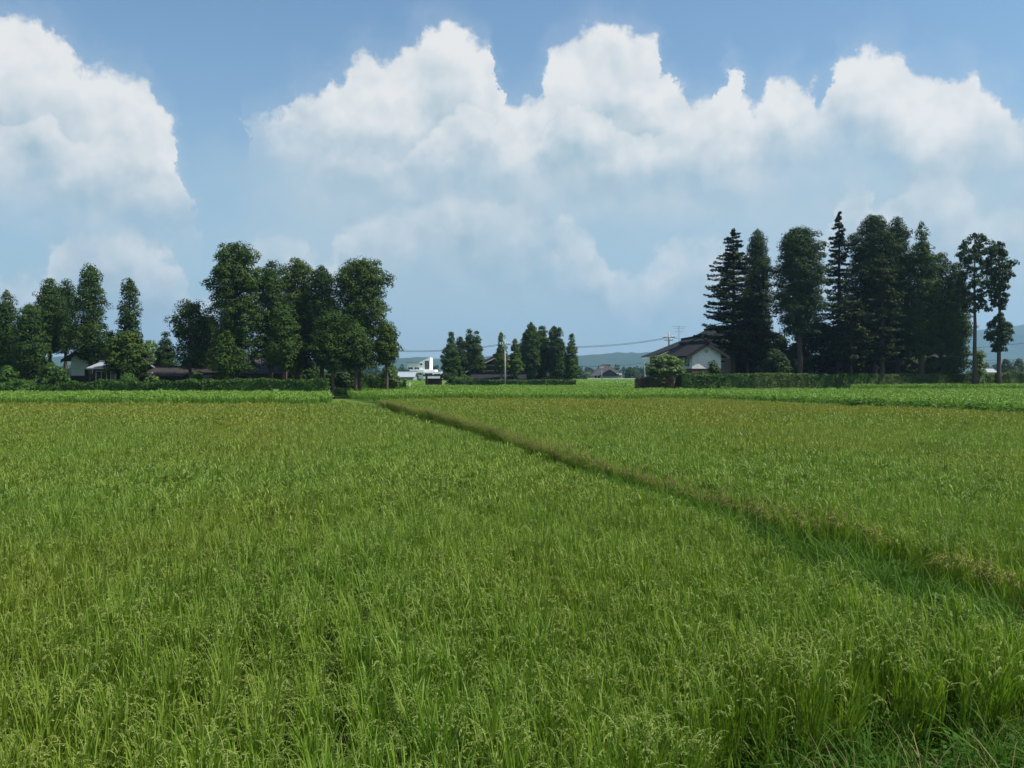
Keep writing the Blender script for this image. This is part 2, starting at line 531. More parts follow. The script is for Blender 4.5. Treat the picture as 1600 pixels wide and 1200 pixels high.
def build_ground():
    xs = np.unique(np.concatenate([np.array([-6000, -3000, -1200, -500, -200, -100, -70]), np.arange(-60, -13, 4.0), np.arange(-13, 10, .75), np.arange(10, 44, 1.0), np.array([50, 60, 80, 120, 200, 500, 1200, 3000, 6000])]))
    rows = []
    fy = foot_y(xs); sy = step_y(xs)
    rows.append((np.full_like(xs, -60.0), np.full_like(xs, 1.25)))
    rows.append((np.full_like(xs, 0.7), np.full_like(xs, 1.25)))
    rows.append((fy * .6, np.full_like(xs, .62)))
    rows.append((fy, np.zeros_like(xs)))
    rows.append((fy + (sy - fy) * .5, np.zeros_like(xs)))
    rows.append((sy - .25, np.zeros_like(xs)))
    rows.append((sy + .15, np.full_like(xs, TERR)))
    for q in (110, 180, 400, 1500, 6000):
        rows.append((np.full_like(xs, q), np.full_like(xs, TERR)))
    n = len(xs)
    v = np.concatenate([np.stack([xs, y, z], 1) for y, z in rows])
    f = []
    for r in range(len(rows) - 1):
        for i in range(n - 1):
            a = r * n + i
            f += [(a, a + 1, a + n + 1), (a, a + n + 1, a + n)]
    m, b, out = new_mat('ground_cover')
    geo = b.n('ShaderNodeNewGeometry')
    pos = geo.outputs['Position']
    x, y, z = b.sep(pos)
    soil = b.mix(b.ramp(b.noise(pos, 3.0, 5, .6), .3, .7), (.040, .034, .022, 1), (.020, .017, .012, 1))
    turf = b.mix(b.ramp(b.noise(pos, .6, 6, .7), .3, .7), (.050, .100, .018, 1), (.105, .160, .030, 1))
    c = b.mix(b.m('MULTIPLY', b.ramp(z, .1, .38), b.ramp(y, 60, 90, .55, 1.0)), soil, turf)
    p = b.n('ShaderNodeBsdfPrincipled')
    b.put(p.inputs['Base Color'], c)
    p.inputs['Roughness'].default_value = .95
    p.inputs['Specular IOR Level'].default_value = .1
    b.put(out.inputs[0], p.outputs[0])
    tag(link('ground', np_mesh('ground', v, f), m), kind='structure')


def build_levee():
    """the low earth bank between the two near paddies"""
    ys = np.concatenate([np.arange(5, 20, 1.0), np.arange(20, 76, 2.0)])
    v, f = [], []
    for i, y in enumerate(ys):
        a, c = float(x_left(y)) + .12, float(x_right(y)) - .12
        if y > 62:
            a = c - 1.0
        w = c - a
        h = float(np.interp(y, [6, 9, 18, 30], [.12, .26, .24, .12]))
        for (q, z) in ((0, -.02), (.22, h), (.5, h + .04), (.78, h), (1, -.02)):
            v.append((a + w * q, y, z))
        if i:
            for k in range(4):
                p = (i - 1) * 5 + k
                f += [(p, p + 1, p + 6), (p, p + 6, p + 5)]
    tag(link('earth_path', np_mesh('earth_path', v, f, smooth=True), M['soil']), kind='structure')


build_ground()
build_levee()

# ------------------------------------------------------------------ plants of the fields, scattered over points
class Blades:
    def __init__(self):
        self.v = []; self.t = []; self.m = []

    def strip(self, pts, w, side, mi):
        n = len(self.v)
        for p, ww in zip(pts, w):
            s = side * (ww * .5)
            self.v += [p - s, p + s]
        for i in range(len(pts) - 1):
            a = n + 2 * i
            if w[i + 1] < 1e-5:
                self.t.append((a, a + 1, a + 2)); self.m.append(mi)
            else:
                self.t += [(a, a + 1, a + 3), (a, a + 3, a + 2)]; self.m += [mi, mi]

    def rhomb(self, p, along, side, l, w, mi):
        n = len(self.v)
        self.v += [p, p + along * l * .5 + side * w * .5, p + along * l, p + along * l * .5 - side * w * .5]
        self.t += [(n, n + 1, n + 2), (n, n + 2, n + 3)]; self.m += [mi, mi]

    def mesh(self, name):
        return np_mesh(name, np.array(self.v), np.array(self.t), self.m)


def arc(p0, az, tilt0, bend, length, n):
    """points of a blade that starts tilted tilt0 from upright towards az and bends over by bend"""
    h = np.array([math.cos(az), math.sin(az), 0.0])
    p = np.array(p0, float)
    out = [p.copy()]
    for i in range(n):
        a = tilt0 + bend * ((i + .5) / n) ** 1.5
        p = p + (h * math.sin(a) + np.array([0, 0, 1.0]) * math.cos(a)) * (length / n)
        out.append(p.copy())
    side = np.array([-math.sin(az), math.cos(az), 0.0])
    return out, side


def rice_clump(name, rng, lod, mats, edge=False):
    B = Blades()
    nc = (18, 15, 13)[lod]
    lw = (.0095, .013, .022)[lod]
    seg = (5, 3, 2)[lod]
    for k in range(nc):
        az = rng.uniform(0, 2 * math.pi)
        r = rng.uniform(.0, .05)
        base = np.array([math.cos(az) * r, math.sin(az) * r, 0.0])
        lean = abs(rng.normal(.10, .09)) + (.12 if edge else 0)
        if edge:
            az = math.pi + rng.normal(0, .7)
        hc = rng.uniform(.60, .72)
        cul, side = arc(base, az, lean * .5, lean, hc, 3 if lod < 2 else 2)
        if lod < 2:
            B.strip(cul, [.006 * (1 + lod)] * len(cul), side, 0)
        nl = (3, 3, 2)[lod]
        for j in range(nl):
            q = (.95, .6, .35)[j] if nl == 3 else (.9, .5)[j]
            i = min(int(q * (len(cul) - 1)), len(cul) - 2)
            fr = q * (len(cul) - 1) - i
            p = cul[i] * (1 - fr) + cul[i + 1] * fr
            L = rng.uniform(.18, .30) if j == 0 else rng.uniform(.28, .42)
            a2 = az + rng.normal(0, 1.0)
            tilt = rng.uniform(.03, .34) if j == 0 else rng.uniform(.05, .30)
            bend = abs(rng.normal(.2, .35)) if j == 0 else abs(rng.normal(.35, .4))
            pts, sd = arc(p, a2, tilt, bend, L, seg)
            w = [lw * s for s in ((.7, 1, 1, .85, .55, 0) if seg == 5 else (.8, 1, .75, 0) if seg == 3 else (.9, .9, 0))]
            tw = rng.uniform(-.8, .8)
            sd = sd * math.cos(tw) + np.array([math.cos(a2), math.sin(a2), 0]) * math.sin(tw)
            B.strip(pts, w, sd, 0)
        if rng.random() < ((.52, .46, .42)[lod] if not edge else .9):
            a2 = az + rng.normal(0, 1.3) if not edge else math.pi + rng.normal(0, .8)
            L = rng.uniform(.19, .26)
            pts, sd = arc(cul[-1], a2, lean + .1, rng.uniform(1.5, 2.7), L, (8, 5, 3)[lod])
            if lod == 0:
                B.strip(pts, [.0035] * len(pts), sd, 1)
                for i in range(2, len(pts)):
                    al = pts[i] - pts[i - 1]
                    al = al / np.linalg.norm(al)
                    for s in (-1, 0, 1, 2):
                        dv = al * .8 + sd * (s - .5) * .42 + np.array([0, 0, -.45])
                        dv /= np.linalg.norm(dv)
                        wv = np.cross(dv, rng.normal(0, 1, 3)); wv /= np.linalg.norm(wv)
                        B.rhomb(pts[i - 1] + (pts[i] - pts[i - 1]) * rng.random() + sd * rng.normal(0, .004), dv, wv, rng.uniform(.016, .026), .0062, 1)
            elif lod == 1:
                B.strip(pts, [.005, .012, .015, .015, .011, 0], sd, 1)
                for i in range(2, len(pts)):
                    for s in (-1, 1):
                        dv = (pts[i] - pts[i - 1]) / np.linalg.norm(pts[i] - pts[i - 1]) * .8 + sd * s * .5 + np.array([0, 0, -.4])
                        dv /= np.linalg.norm(dv)
                        wv = np.cross(dv, rng.normal(0, 1, 3)); wv /= np.linalg.norm(wv)
                        B.rhomb(pts[i - 1], dv, wv, .045, .011, 1)
            else:
                wv = sd * .7 + np.array([0, 0, .7])
                B.strip(pts, [.010, .028, .026, 0], wv, 1)
    for k in range((10, 8, 3)[lod]):      # low leaves that close the gaps between the rows
        az = rng.uniform(0, 2 * math.pi)
        pts, sd = arc((0, 0, rng.uniform(.05, .25)), az, rng.uniform(.35, .8), rng.uniform(.1, .7), rng.uniform(.28, .42), 3)
        B.strip(pts, [lw * s for s in (.8, 1, .75, 0)], sd, 0)
    me = B.mesh(name)
    for m in mats:
        me.materials.append(m)
    return me


def grass_clump(name, rng, n=34, lmin=.25, lmax=.62, wid=.009, seg=4, mats=None, spread=.10):
    B = Blades()
    for k in range(n):
        az = rng.uniform(0, 2 * math.pi)
        r = rng.uniform(0, spread)
        a0 = rng.uniform(0, 2 * math.pi)
        pts, sd = arc((math.cos(a0) * r, math.sin(a0) * r, 0), az, rng.uniform(.05, .5), abs(rng.normal(.9, .55)), rng.uniform(lmin, lmax), seg)
        w = [wid * rng.uniform(.8, 1.3) * s for s in np.concatenate([[.7], np.linspace(1, .5, seg - 1), [0]])]
        tw = rng.uniform(-.6, .6)
        B.strip(pts, w, sd * math.cos(tw) + np.array([0, 0, 1]) * math.sin(tw), 0)
    me = B.mesh(name)
    me.materials.append(mats)
    return me


def leafy_clump(name, rng, n, h, r, leaf, mat):
    """a small bushy herb: short stalks with pairs of oval leaves"""
    B = Blades()
    for k in range(n):
        a = rng.uniform(0, 2 * math.pi)
        z = h * rng.uniform(.2, 1) ** .7
        rr = r * math.sqrt(rng.random()) * (1.1 - .5 * (z / h) ** 2)
        p = np.array([math.cos(a) * rr, math.sin(a) * rr, z])
        dv = np.array([math.cos(a + rng.normal(0, .8)), math.sin(a + rng.normal(0, .8)), rng.normal(-.1, .35)])
        dv /= np.linalg.norm(dv)
        sd = np.cross(dv, np.array([0, 0, 1.0]) + rng.normal(0, .35, 3))
        sd /= np.linalg.norm(sd)
        L = leaf * rng.uniform(.7, 1.3)
        B.rhomb(p, dv, sd, L, L * .62, 0)
        if rng.random() < .3:
            B.strip([np.array([p[0] * .3, p[1] * .3, 0]), p], [.008, .004], sd, 0)
    me = B.mesh(name)
    me.materials.append(mat)
    return me


def variant_collection(name, meshes):
    c = bpy.data.collections.new(name)
    for i, me in enumerate(meshes):
        c.objects.link(bpy.data.objects.new('%s_%02d' % (name, i), me))
    return c


def scatter(name, P, rot, scl, var, coll, label, cat, group=None):
    """one object: a cloud of points, each carrying a copy of one of the plants"""
    me = bpy.data.meshes.new(name)
    P = np.asarray(P, np.float32)
    n = len(P)
    me.vertices.add(n)
    me.vertices.foreach_set('co', P.ravel())
    for an, typ, data in (('rot', 'FLOAT_VECTOR', rot), ('scl', 'FLOAT_VECTOR', scl), ('var', 'INT', var)):
        a = me.attributes.new(an, typ, 'POINT')
        if typ == 'INT':
            a.data.foreach_set('value', np.asarray(data, np.int32))
        else:
            a.data.foreach_set('vector', np.asarray(data, np.float32).ravel())
    o = link(name, me)
    ng = bpy.data.node_groups.new('scatter_' + name, 'GeometryNodeTree')
    ng.interface.new_socket('Geometry', in_out='INPUT', socket_type='NodeSocketGeometry')
    ng.interface.new_socket('Geometry', in_out='OUTPUT', socket_type='NodeSocketGeometry')
    N = ng.nodes
    gi, go = N.new('NodeGroupInput'), N.new('NodeGroupOutput')
    ci = N.new('GeometryNodeCollectionInfo')
    ci.inputs['Collection'].default_value = coll
    ci.inputs['Separate Children'].default_value = True
    ci.inputs['Reset Children'].default_value = True
    ip = N.new('GeometryNodeInstanceOnPoints')
    ip.inputs['Pick Instance'].default_value = True

    def attr(nm, typ):
        q = N.new('GeometryNodeInputNamedAttribute'); q.data_type = typ
        q.inputs['Name'].default_value = nm
        return q.outputs['Attribute']
    L = ng.links.new
    L(gi.outputs[0], ip.inputs['Points'])
    L(ci.outputs[0], ip.inputs['Instance'])
    L(attr('var', 'INT'), ip.inputs['Instance Index'])
    e2r = N.new('FunctionNodeEulerToRotation')
    L(attr('rot', 'FLOAT_VECTOR'), e2r.inputs[0])
    L(e2r.outputs[0], ip.inputs['Rotation'])
    L(attr('scl', 'FLOAT_VECTOR'), ip.inputs['Scale'])
    L(ip.outputs[0], go.inputs[0])
    md = o.modifiers.new('scatter', 'NODES')
    md.node_group = ng
    tag(o, label, cat, group, 'stuff')
    return o


def in_poly(P, poly):
    x, y = P[:, 0], P[:, 1]
    c = np.zeros(len(P), bool)
    n = len(poly)
    for i in range(n):
        x0, y0 = poly[i]; x1, y1 = poly[(i + 1) % n]
        if y0 == y1:
            continue
        c ^= ((y0 > y) != (y1 > y)) & (x < (x1 - x0) * (y - y0) / (y1 - y0) + x0)
    return c


def in_view(P, margin=3.0, k=.575):
    return np.abs(P[:, 0]) < k * P[:, 1] + margin


def rowed(y0, y1, x0, x1, row, hill, ang, jit):
    """planting grid: rows run along the direction turned ang from +Y"""
    d = np.array([-math.sin(ang), math.cos(ang)]); s = np.array([math.cos(ang), math.sin(ang)])
    cs = np.array([(x, y) for x in (x0, x1) for y in (y0, y1)])
    a = np.arange((cs @ d).min(), (cs @ d).max(), hill)
    c = np.arange((cs @ s).min(), (cs @ s).max(), row)
    A, C = np.meshgrid(a, c)
    P = A.ravel()[:, None] * d + C.ravel()[:, None] * s
    P += RNG.normal(0, jit, P.shape)
    k = (P[:, 0] > x0) & (P[:, 0] < x1) & (P[:, 1] > y0) & (P[:, 1] < y1)
    return P[k]


ANG = math.atan(.235)


def plant_rice(name, P, z, coll, label, lods, edge=None, hmul=1.0, wmul=1.0, cat='rice', row=.32):
    n = len(P)
    d = P[:, 1]
    var = np.zeros(n, int)
    (a0, a1), (b0, b1), (c0, c1), (e0, e1) = lods
    dj = d + RNG.normal(0, 1.2, n)
    near = dj < 15; mid = (dj >= 15) & (dj < 36); far = dj >= 36
    for k, (q0, q1) in ((near, (a0, a1)), (mid, (b0, b1)), (far, (c0, c1))):
        var[k] = RNG.integers(q0, q1, k.sum())
    rot = np.stack([RNG.normal(0, .05, n), RNG.normal(0, .05, n), RNG.uniform(0, 2 * math.pi, n)], 1)
    lean = np.clip(1.2 - (P[:, 1] - foot_y(P[:, 0])), 0, 1) * (d < 12)
    rot[:, 0] += lean * np.abs(RNG.normal(.10, .12, n)); rot[:, 1] += lean * RNG.normal(0, .12, n)
    rot[:, 2] = np.where(lean > 0, RNG.normal(0, .5, n), rot[:, 2])
    s = RNG.normal(1.0, .07, n) * hmul
    # the stand is a little uneven in height over a few metres
    s *= 1 + .05 * np.sin(P[:, 0] * .9 + 1.3 * np.sin(P[:, 1] * .35)) * np.sin(P[:, 1] * .55 + P[:, 0] * .2)
    # rows differ a little: some stand taller, some gape
    rowi = np.round((P[:, 0] * math.cos(ANG) + P[:, 1] * math.sin(ANG)) / row).astype(int)
    rv = np.random.default_rng(3).normal(0, 1, 4000)
    s *= 1 + .045 * rv[(rowi + 2000) % 4000]
    if edge is not None and edge.any():
        var[edge] = RNG.integers(e0, e1, edge.sum())
        rot[edge, 2] = RNG.normal(-.25, .45, edge.sum())
    scl = np.stack([s * wmul, s * wmul, s], 1)
    return scatter(name, np.column_stack([P, np.full(n, z)]), rot, scl, var, coll, label, cat)


rr = np.random.default_rng(5)
ripe = [M['rice_leaf'], M['rice_ear']]
edgy = [M['rice_leaf'], M['rice_ear_brown']]
young = [M['rice_young'], M['rice_young_ear']]
RICE = variant_collection('rice_plant', [rice_clump('rice_plant', rr, 0, ripe) for _ in range(7)] + [rice_clump('rice_plant', rr, 1, ripe) for _ in range(6)]
                          + [rice_clump('rice_plant', rr, 2, ripe) for _ in range(6)] + [rice_clump('rice_plant', rr, 0, edgy, True) for _ in range(3)] + [rice_clump('rice_plant', rr, 1, edgy, True) for _ in range(3)])
LODS = ((0, 7), (7, 13), (13, 19), (19, 22))
YOUNG = variant_collection('young_rice_plant', [rice_clump('young_rice_plant', rr, 2, young) for _ in range(6)])
YL = ((0, 6), (0, 6), (0, 6), (0, 6))
ANG = math.atan(.235)

P = rowed(3.0, 64, -40, 6, .32, .145, ANG, .015)
P = P[in_view(P) & (P[:, 0] < x_left(P[:, 1]) + .04 * RNG.normal(0, 1, len(P))) & (P[:, 1] > foot_y(P[:, 0]) - .05 + .16 * np.sin(P[:, 0] * 5.1) + np.abs(RNG.normal(0, .16, len(P)))) & (P[:, 1] < step_y(P[:, 0]) - .7)]
plant_rice('rice', P, 0.0, RICE, 'ripening rice filling the near paddy that runs to the bottom edge of the picture', LODS, wmul=.93)

P = rowed(8, 78, -14, 48, .32, .15, ANG, .015)
P = P[in_view(P) & (P[:, 0] > x_right(P[:, 1])) & (P[:, 1] > foot_y(P[:, 0]) + 1.2) & (P[:, 1] < step_y(P[:, 0]) - .7)]
e = (P[:, 0] - x_right(P[:, 1]) < .38) & (RNG.random(len(P)) < np.where(P[:, 1] > 14, .9, .6))
plant_rice('rice', P, 0.0, RICE, 'ripening rice beyond the grassy bank, with a brown drooping border row', LODS, edge=e, wmul=.93)

# the terrace fields behind
FIELD_LEFT = [(-62, 64.6), (-12.6, 64.6), (-17.2, 86.3), (-62, 86.3)]
FIELD_MID = [(-11.2, 76.2), (15.6, 77.4), (19.6, 99.3), (14.2, 103.0), (14.6, 132), (-13.2, 132), (-12.2, 102.3), (-19.4, 100.8)]
P = rowed(64, 87, -62, -12, .33, .27, 0.02, .03)
P = P[in_view(P, 4) & in_poly(P, FIELD_LEFT)]
plant_rice('rice', P, TERR, YOUNG, 'strip of bright green rice in front of the left grove hedge', YL, hmul=1.03, wmul=1.25)
P = rowed(76, 133, -20, 20, .36, .30, 0.02, .03)
P = P[in_view(P, 4) & in_poly(P, FIELD_MID)]
plant_rice('rice', P, TERR, YOUNG, 'bright green rice field between the two groves, reaching back to the far farmhouse', YL, hmul=1.03, wmul=1.35)
P = rowed(101.6, 113, 36, 72, .36, .30, 0.02, .03)
P = P[in_view(P, 4) & in_poly(P, [(37.4, 101.8), (70, 101.8), (70, 113), (44, 109.5), (38.5, 106.4)])]
plant_rice('rice', P, TERR + .42, YOUNG, 'narrow strip of bright green rice along the foot of the right hedge', YL, hmul=1.0, wmul=1.35)
P = np.concatenate([rowed(134, 300, -48, -9.5, .8, .7, 0.02, .08), rowed(134, 300, 10, 60, .8, .7, 0.02, .08)])
P = P[(in_poly(P, [(10, 134), (18, 134), (42, 300), (20, 300)]) | in_poly(P, [(-15.5, 134), (-11, 134), (-10.5, 140), (-22, 235), (-46, 300)]))]
plant_rice('rice', P, TERR, YOUNG, 'distant pale green rice fields seen through the gaps beside the far farmhouse', YL, hmul=1.0, wmul=3.0)

SOY = variant_collection('bean_plant', [leafy_clump('bean_plant', rr, 75, .72, .34, .13, M['soy']) for _ in range(6)])
SOY_FIELD = [(16.6, 77.0), (27.2, 48.8), (33.5, 32), (62, 32), (62, 101.0), (20.2, 99.4)]
P = rowed(34, 101, 14, 62, .36, .30, -1.2, .03)
P = P[in_view(P, 4) & in_poly(P, SOY_FIELD) & (P[:, 1] > step_y(P[:, 0]) + 3.2)]
plant_rice('rice', P, TERR, YOUNG, 'green rice field on the right between the golden paddy and the right hedge', YL, hmul=1.03, wmul=1.35)
P = rowed(34, 101, 14, 62, .55, .38, -1.2, .05)
P = P[in_view(P, 4) & in_poly(P, SOY_FIELD) & (P[:, 1] > step_y(P[:, 0]) + .45) & (P[:, 1] < step_y(P[:, 0]) + 3.4)]
n = len(P)
s = RNG.normal(1.0, .12, n)
scatter('bean_crop', np.column_stack([P, np.full(n, TERR)]), np.stack([np.zeros(n), np.zeros(n), RNG.uniform(0, 6.28, n)], 1), np.stack([s * 1.25, s * 1.25, s], 1),
        RNG.integers(0, 6, n), SOY, 'leafy row of green bean plants along the far edge of the golden right paddy', 'bean crop')

# ground under F5 strip: a low bank that carries the narrow field
mb = MB()
mb.add([(37.2, 101.4, TERR - .05), (72, 101.4, TERR - .05), (72, 101.9, TERR + .42), (37.6, 101.9, TERR + .42), (72, 118, TERR + .42), (46, 118, TERR + .42), (38.0, 106.8, TERR + .42), (37.0, 106.9, TERR - .05), (45.5, 118.2, TERR - .05)],
       [(0, 1, 2, 3), (3, 2, 4, 5, 6), (0, 3, 6, 7), (7, 6, 5, 8)])
tag(mb.build('terrace_ground', M['soil']), kind='structure')

# grass of the bank between the paddies, of the terrace fronts and of the slope at the bottom right
GRASS = variant_collection('grass_tuft', [grass_clump('grass_tuft', rr, 36, .22, .55, .010, 4, M['grass']) for _ in range(5)] + [grass_clump('grass_tuft', rr, 26, .4, .85, .013, 5, M['grass']) for _ in range(3)]
                           + [grass_clump('grass_tuft', rr, 20, .25, .5, .024, 2, M['grass'], .16) for _ in range(4)] + [leafy_clump('weed', rr, 40, .32, .16, .06, M['weed']) for _ in range(3)]
                           + [grass_clump('dry_tuft', rr, 9, .3, .8, .008, 4, M['straw'], .12) for _ in range(2)])


def plant_grass(P, z, label, far=False, big=0.18, weed=.08, hm=1.0, dry=.03):
    n = len(P)
    u = RNG.random(n)
    var = np.where(u < big, RNG.integers(5, 8, n), np.where(u < big + weed, RNG.integers(12, 15, n), RNG.integers(0, 5, n)))
    dist = P[:, 1] > 30
    var = np.where(dist | far, RNG.integers(8, 12, n), var)
    var = np.where((RNG.random(n) < dry) & ~dist, RNG.integers(15, 17, n), var)
    s = RNG.uniform(.6, 1.25, n) * hm
    scatter('grass', np.column_stack([P, z]), np.stack([RNG.normal(0, .1, n), RNG.normal(0, .1, n), RNG.uniform(0, 6.28, n)], 1), np.stack([s, s, s], 1), var, GRASS, label, 'grass')


y = np.concatenate([RNG.uniform(5.5, 16, 1300), RNG.uniform(16, 34, 1300), RNG.uniform(34, 76, 1500)])
f = RNG.uniform(-.03, .80, len(y))
xa = np.where(y > 62, x_right(y) - 1.1, x_left(y) + .08)
P = np.column_stack([xa + (x_right(y) - .12 - xa) * f, y])
zz = np.interp(y, [6, 9, 18, 30], [.10, .24, .22, .10]) * np.clip(1 - (2 * f - 1) ** 4, 0, 1)
plant_grass(P, zz, 'lush dark green grass on the bank between the two near paddies', hm=np.interp(y, [5, 16, 28, 40], [1.0, .95, .55, .42]))
# slope in front, bottom right
P = np.column_stack([RNG.uniform(-1.5, 9.5, 5000), RNG.uniform(2.2, 9.5, 5000)])
fy = foot_y(P[:, 0])
k = (P[:, 1] < fy + .22 + .22 * RNG.normal(0, 1, len(P))) & (P[:, 1] > 2.6)
P, fy = P[k], fy[k]
plant_grass(P, np.clip((fy - P[:, 1]) / (fy * .4), 0, 1) * .62, 'dark grass and weeds on the slope at the bottom right corner', big=.20, weed=.26, hm=np.interp(fy - P[:, 1], [0, .5, 2], [.95, .7, .5]), dry=.12)
# terrace fronts
xs_ = RNG.uniform(-50, 36, 5200)
P = np.column_stack([xs_, step_y(xs_) + RNG.uniform(-.45, .55, len(xs_))])
P = P[in_view(P, 4)]
zt = np.clip((P[:, 1] - step_y(P[:, 0]) + .25) / .4, 0, 1) * TERR
plant_grass(P, zt, 'band of grass on the low step between the near paddies and the fields behind', far=True, hm=.30)

# ------------------------------------------------------------------ trees, shrubs, hedges
def unit(a):
    return a / np.maximum(np.linalg.norm(a, axis=-1, keepdims=True), 1e-9)


def faces_at(pos, nrm, size, rng, aspect=1.0):
    """small leaf-spray triangles at pos, lying across nrm"""
    n = len(pos)
    nrm = unit(nrm)
    t = unit(np.cross(nrm, rng.normal(0, 1, (n, 3))))
    b = np.cross(nrm, t)
    s = (size * rng.uniform(.6, 1.35, n))[:, None]
    v = np.stack([pos + t * s * aspect, pos - t * s * .5 + b * s * .8, pos - t * s * .5 - b * s * .8], 1).reshape(-1, 3)
    return v


def clumps(C, R, k, size, rng, low=-.45, jit=.24, aspect=1.0):
    """leaf sprays over the outside of rounded clumps: C centres, R half axes"""
    n = len(C)
    z = rng.uniform(low, 1, (n, k))
    a = rng.uniform(0, 2 * math.pi, (n, k))
    q = np.sqrt(np.clip(1 - z * z, 0, 1))
    d = np.stack([q * np.cos(a), q * np.sin(a), z], -1)
    rad = rng.uniform(.72, 1.08, (n, k, 1))
    pos = C[:, None, :] + d * R[:, None, :] * rad
    nr = unit(d / R[:, None, :] * R.mean(1)[:, None, None]) + rng.normal(0, jit, d.shape) + np.array([0, 0, .25])
    return faces_at(pos.reshape(-1, 3), nr.reshape(-1, 3), size, rng, aspect)


def tri_mesh(name, V):
    return np_mesh(name, V, np.arange(len(V)).reshape(-1, 3))


def trunk_mesh(H, r0, limbs, rng, lean=(0, 0), bare=1.0):
    mb = MB()
    n = 7
    pts, rad = [], []
    for i in range(n + 1):
        q = i / n
        pts.append((lean[0] * q * q + rng.normal(0, .03) * (i > 0), lean[1] * q * q + rng.normal(0, .03) * (i > 0), H * q))
        rad.append(r0 * (1.25 if i == 0 else 1) * (1 - q) ** .8 + .02)
    mb.tube(pts, rad, 7)
    for (p0, p1, r) in limbs:
        p0 = Vector(p0); p1 = Vector(p1)
        mid = (p0 + p1) / 2 + Vector((0, 0, .12 * (p1 - p0).length))
        mb.tube([p0, mid, p1], [r, r * .7, r * .3], 4, cap=False)
    return mb


def tree_root(name, u, d, label, group, zg):
    o = empty(name, ((u - 800.0) / FOC * d, d, zg))
    tag(o, label, 'tree', group)
    return o


def interp_profile(prof, t):
    a = np.array(prof)
    return np.interp(t, a[:, 0], a[:, 1])


PROF = {
    'column': [(0, .55), (.12, .85), (.4, 1.0), (.7, .82), (.88, .55), (1, .18)],
    'cone': [(0, .8), (.1, 1.0), (.35, .85), (.65, .55), (.88, .25), (1, .06)],
    'spire': [(0, .75), (.12, 1.0), (.35, .95), (.6, .72), (.8, .45), (.93, .2), (1, .05)],
    'round': [(0, .6), (.15, .9), (.45, 1.0), (.75, .92), (.92, .62), (1, .25)],
    'flame': [(0, .4), (.2, .9), (.4, 1.0), (.6, .75), (.8, .45), (1, .12)],
    'flat': [(0, .75), (.3, .9), (.6, 1.0), (.85, .9), (1, .5)],
    'double': [(0, .5), (.1, .85), (.22, .8), (.32, .35), (.45, .5), (.6, .8), (.78, 1.0), (.9, .75), (1, .3)],
    'tower': [(0, .5), (.1, 1.0), (.3, .85), (.42, .55), (.6, .62), (.85, .5), (1, .2)],
}


def cedar(u, vtop, d, hw, vbase, label, group, prof='column', mat='cedar', dens=1.12, clump=.60, gap=.0, zg=TERR, lean=0.0, seed=0, trunk=None, bark='bark', k=84, leaf=.095, name='cedar_tree'):
    """cedar: straight trunk, short limbs, foliage in rounded tufts"""
    rng = np.random.default_rng(1000 + seed + int(u * 7))
    H = EYE + px(HOR - vtop, d) - zg
    hb = max(EYE + px(HOR - vbase, d) - zg, .25)
    R = px(hw, d)
    C, S = [], []
    limbs = []
    dz = clump * .88
    z = hb
    ph = rng.uniform(0, 6.28, 4)
    while z < H - clump * .25:
        t = (z - hb) / (H - hb)
        r = R * float(interp_profile(PROF[prof], t))
        # ragged outline: some levels reach out, some fall back
        r *= 1 + .12 * math.sin(z * 1.7 + ph[0]) + .10 * math.sin(z * 4.3 + ph[1])
        n = max(1, int(round(dens * 2 * math.pi * max(r - clump * .4, .15) / (clump * 1.45))))
        a0 = rng.uniform(0, 6.28)
        for i in range(n):
            a = a0 + 6.283 * i / n + rng.normal(0, .25)
            if rng.random() < gap:
                continue
            rr_ = max(r - clump * .55, .05) * rng.uniform(.70, 1.10) * (1 + .16 * math.sin(3 * a + ph[2] + z * .8))
            zc = z + rng.normal(0, clump * .25)
            c = (math.cos(a) * rr_ + lean * t * t, math.sin(a) * rr_, zc)
            s = clump * rng.uniform(.72, 1.25) * (.75 + .25 * min(1, r / R + .3))
            C.append(c); S.append((s * 1.05, s * 1.05, s * .86))
            if rng.random() < .25:
                limbs.append(((lean * t * t, 0, zc - .35 * rr_), c, .035 + .012 * rr_))
        # inner tufts keep the middle dense
        if r > clump * 1.5 and gap < .3:
            for i in range(max(1, int(n * .6))):
                a = rng.uniform(0, 6.28)
                rr_ = r * rng.uniform(.15, .62)
                C.append((math.cos(a) * rr_ + lean * t * t, math.sin(a) * rr_, z + rng.normal(0, .2))); S.append((clump * 1.3, clump * 1.3, clump))
        z += dz * rng.uniform(.85, 1.15)
    C.append((lean, 0, H - clump * .45)); S.append((clump * .55, clump * .55, clump * .7))
    o = tree_root(name, u, d, label, group, zg)
    V = clumps(np.array(C), np.array(S), k, leaf, rng)
    link('crown', tri_mesh('crown', V), M[mat], o)
    r0 = trunk or max(.16, .018 * H)
    trunk_mesh(H - clump * .6, r0, limbs, rng, (lean, 0)).build('trunk', M[bark], o, smooth=True)
    return o


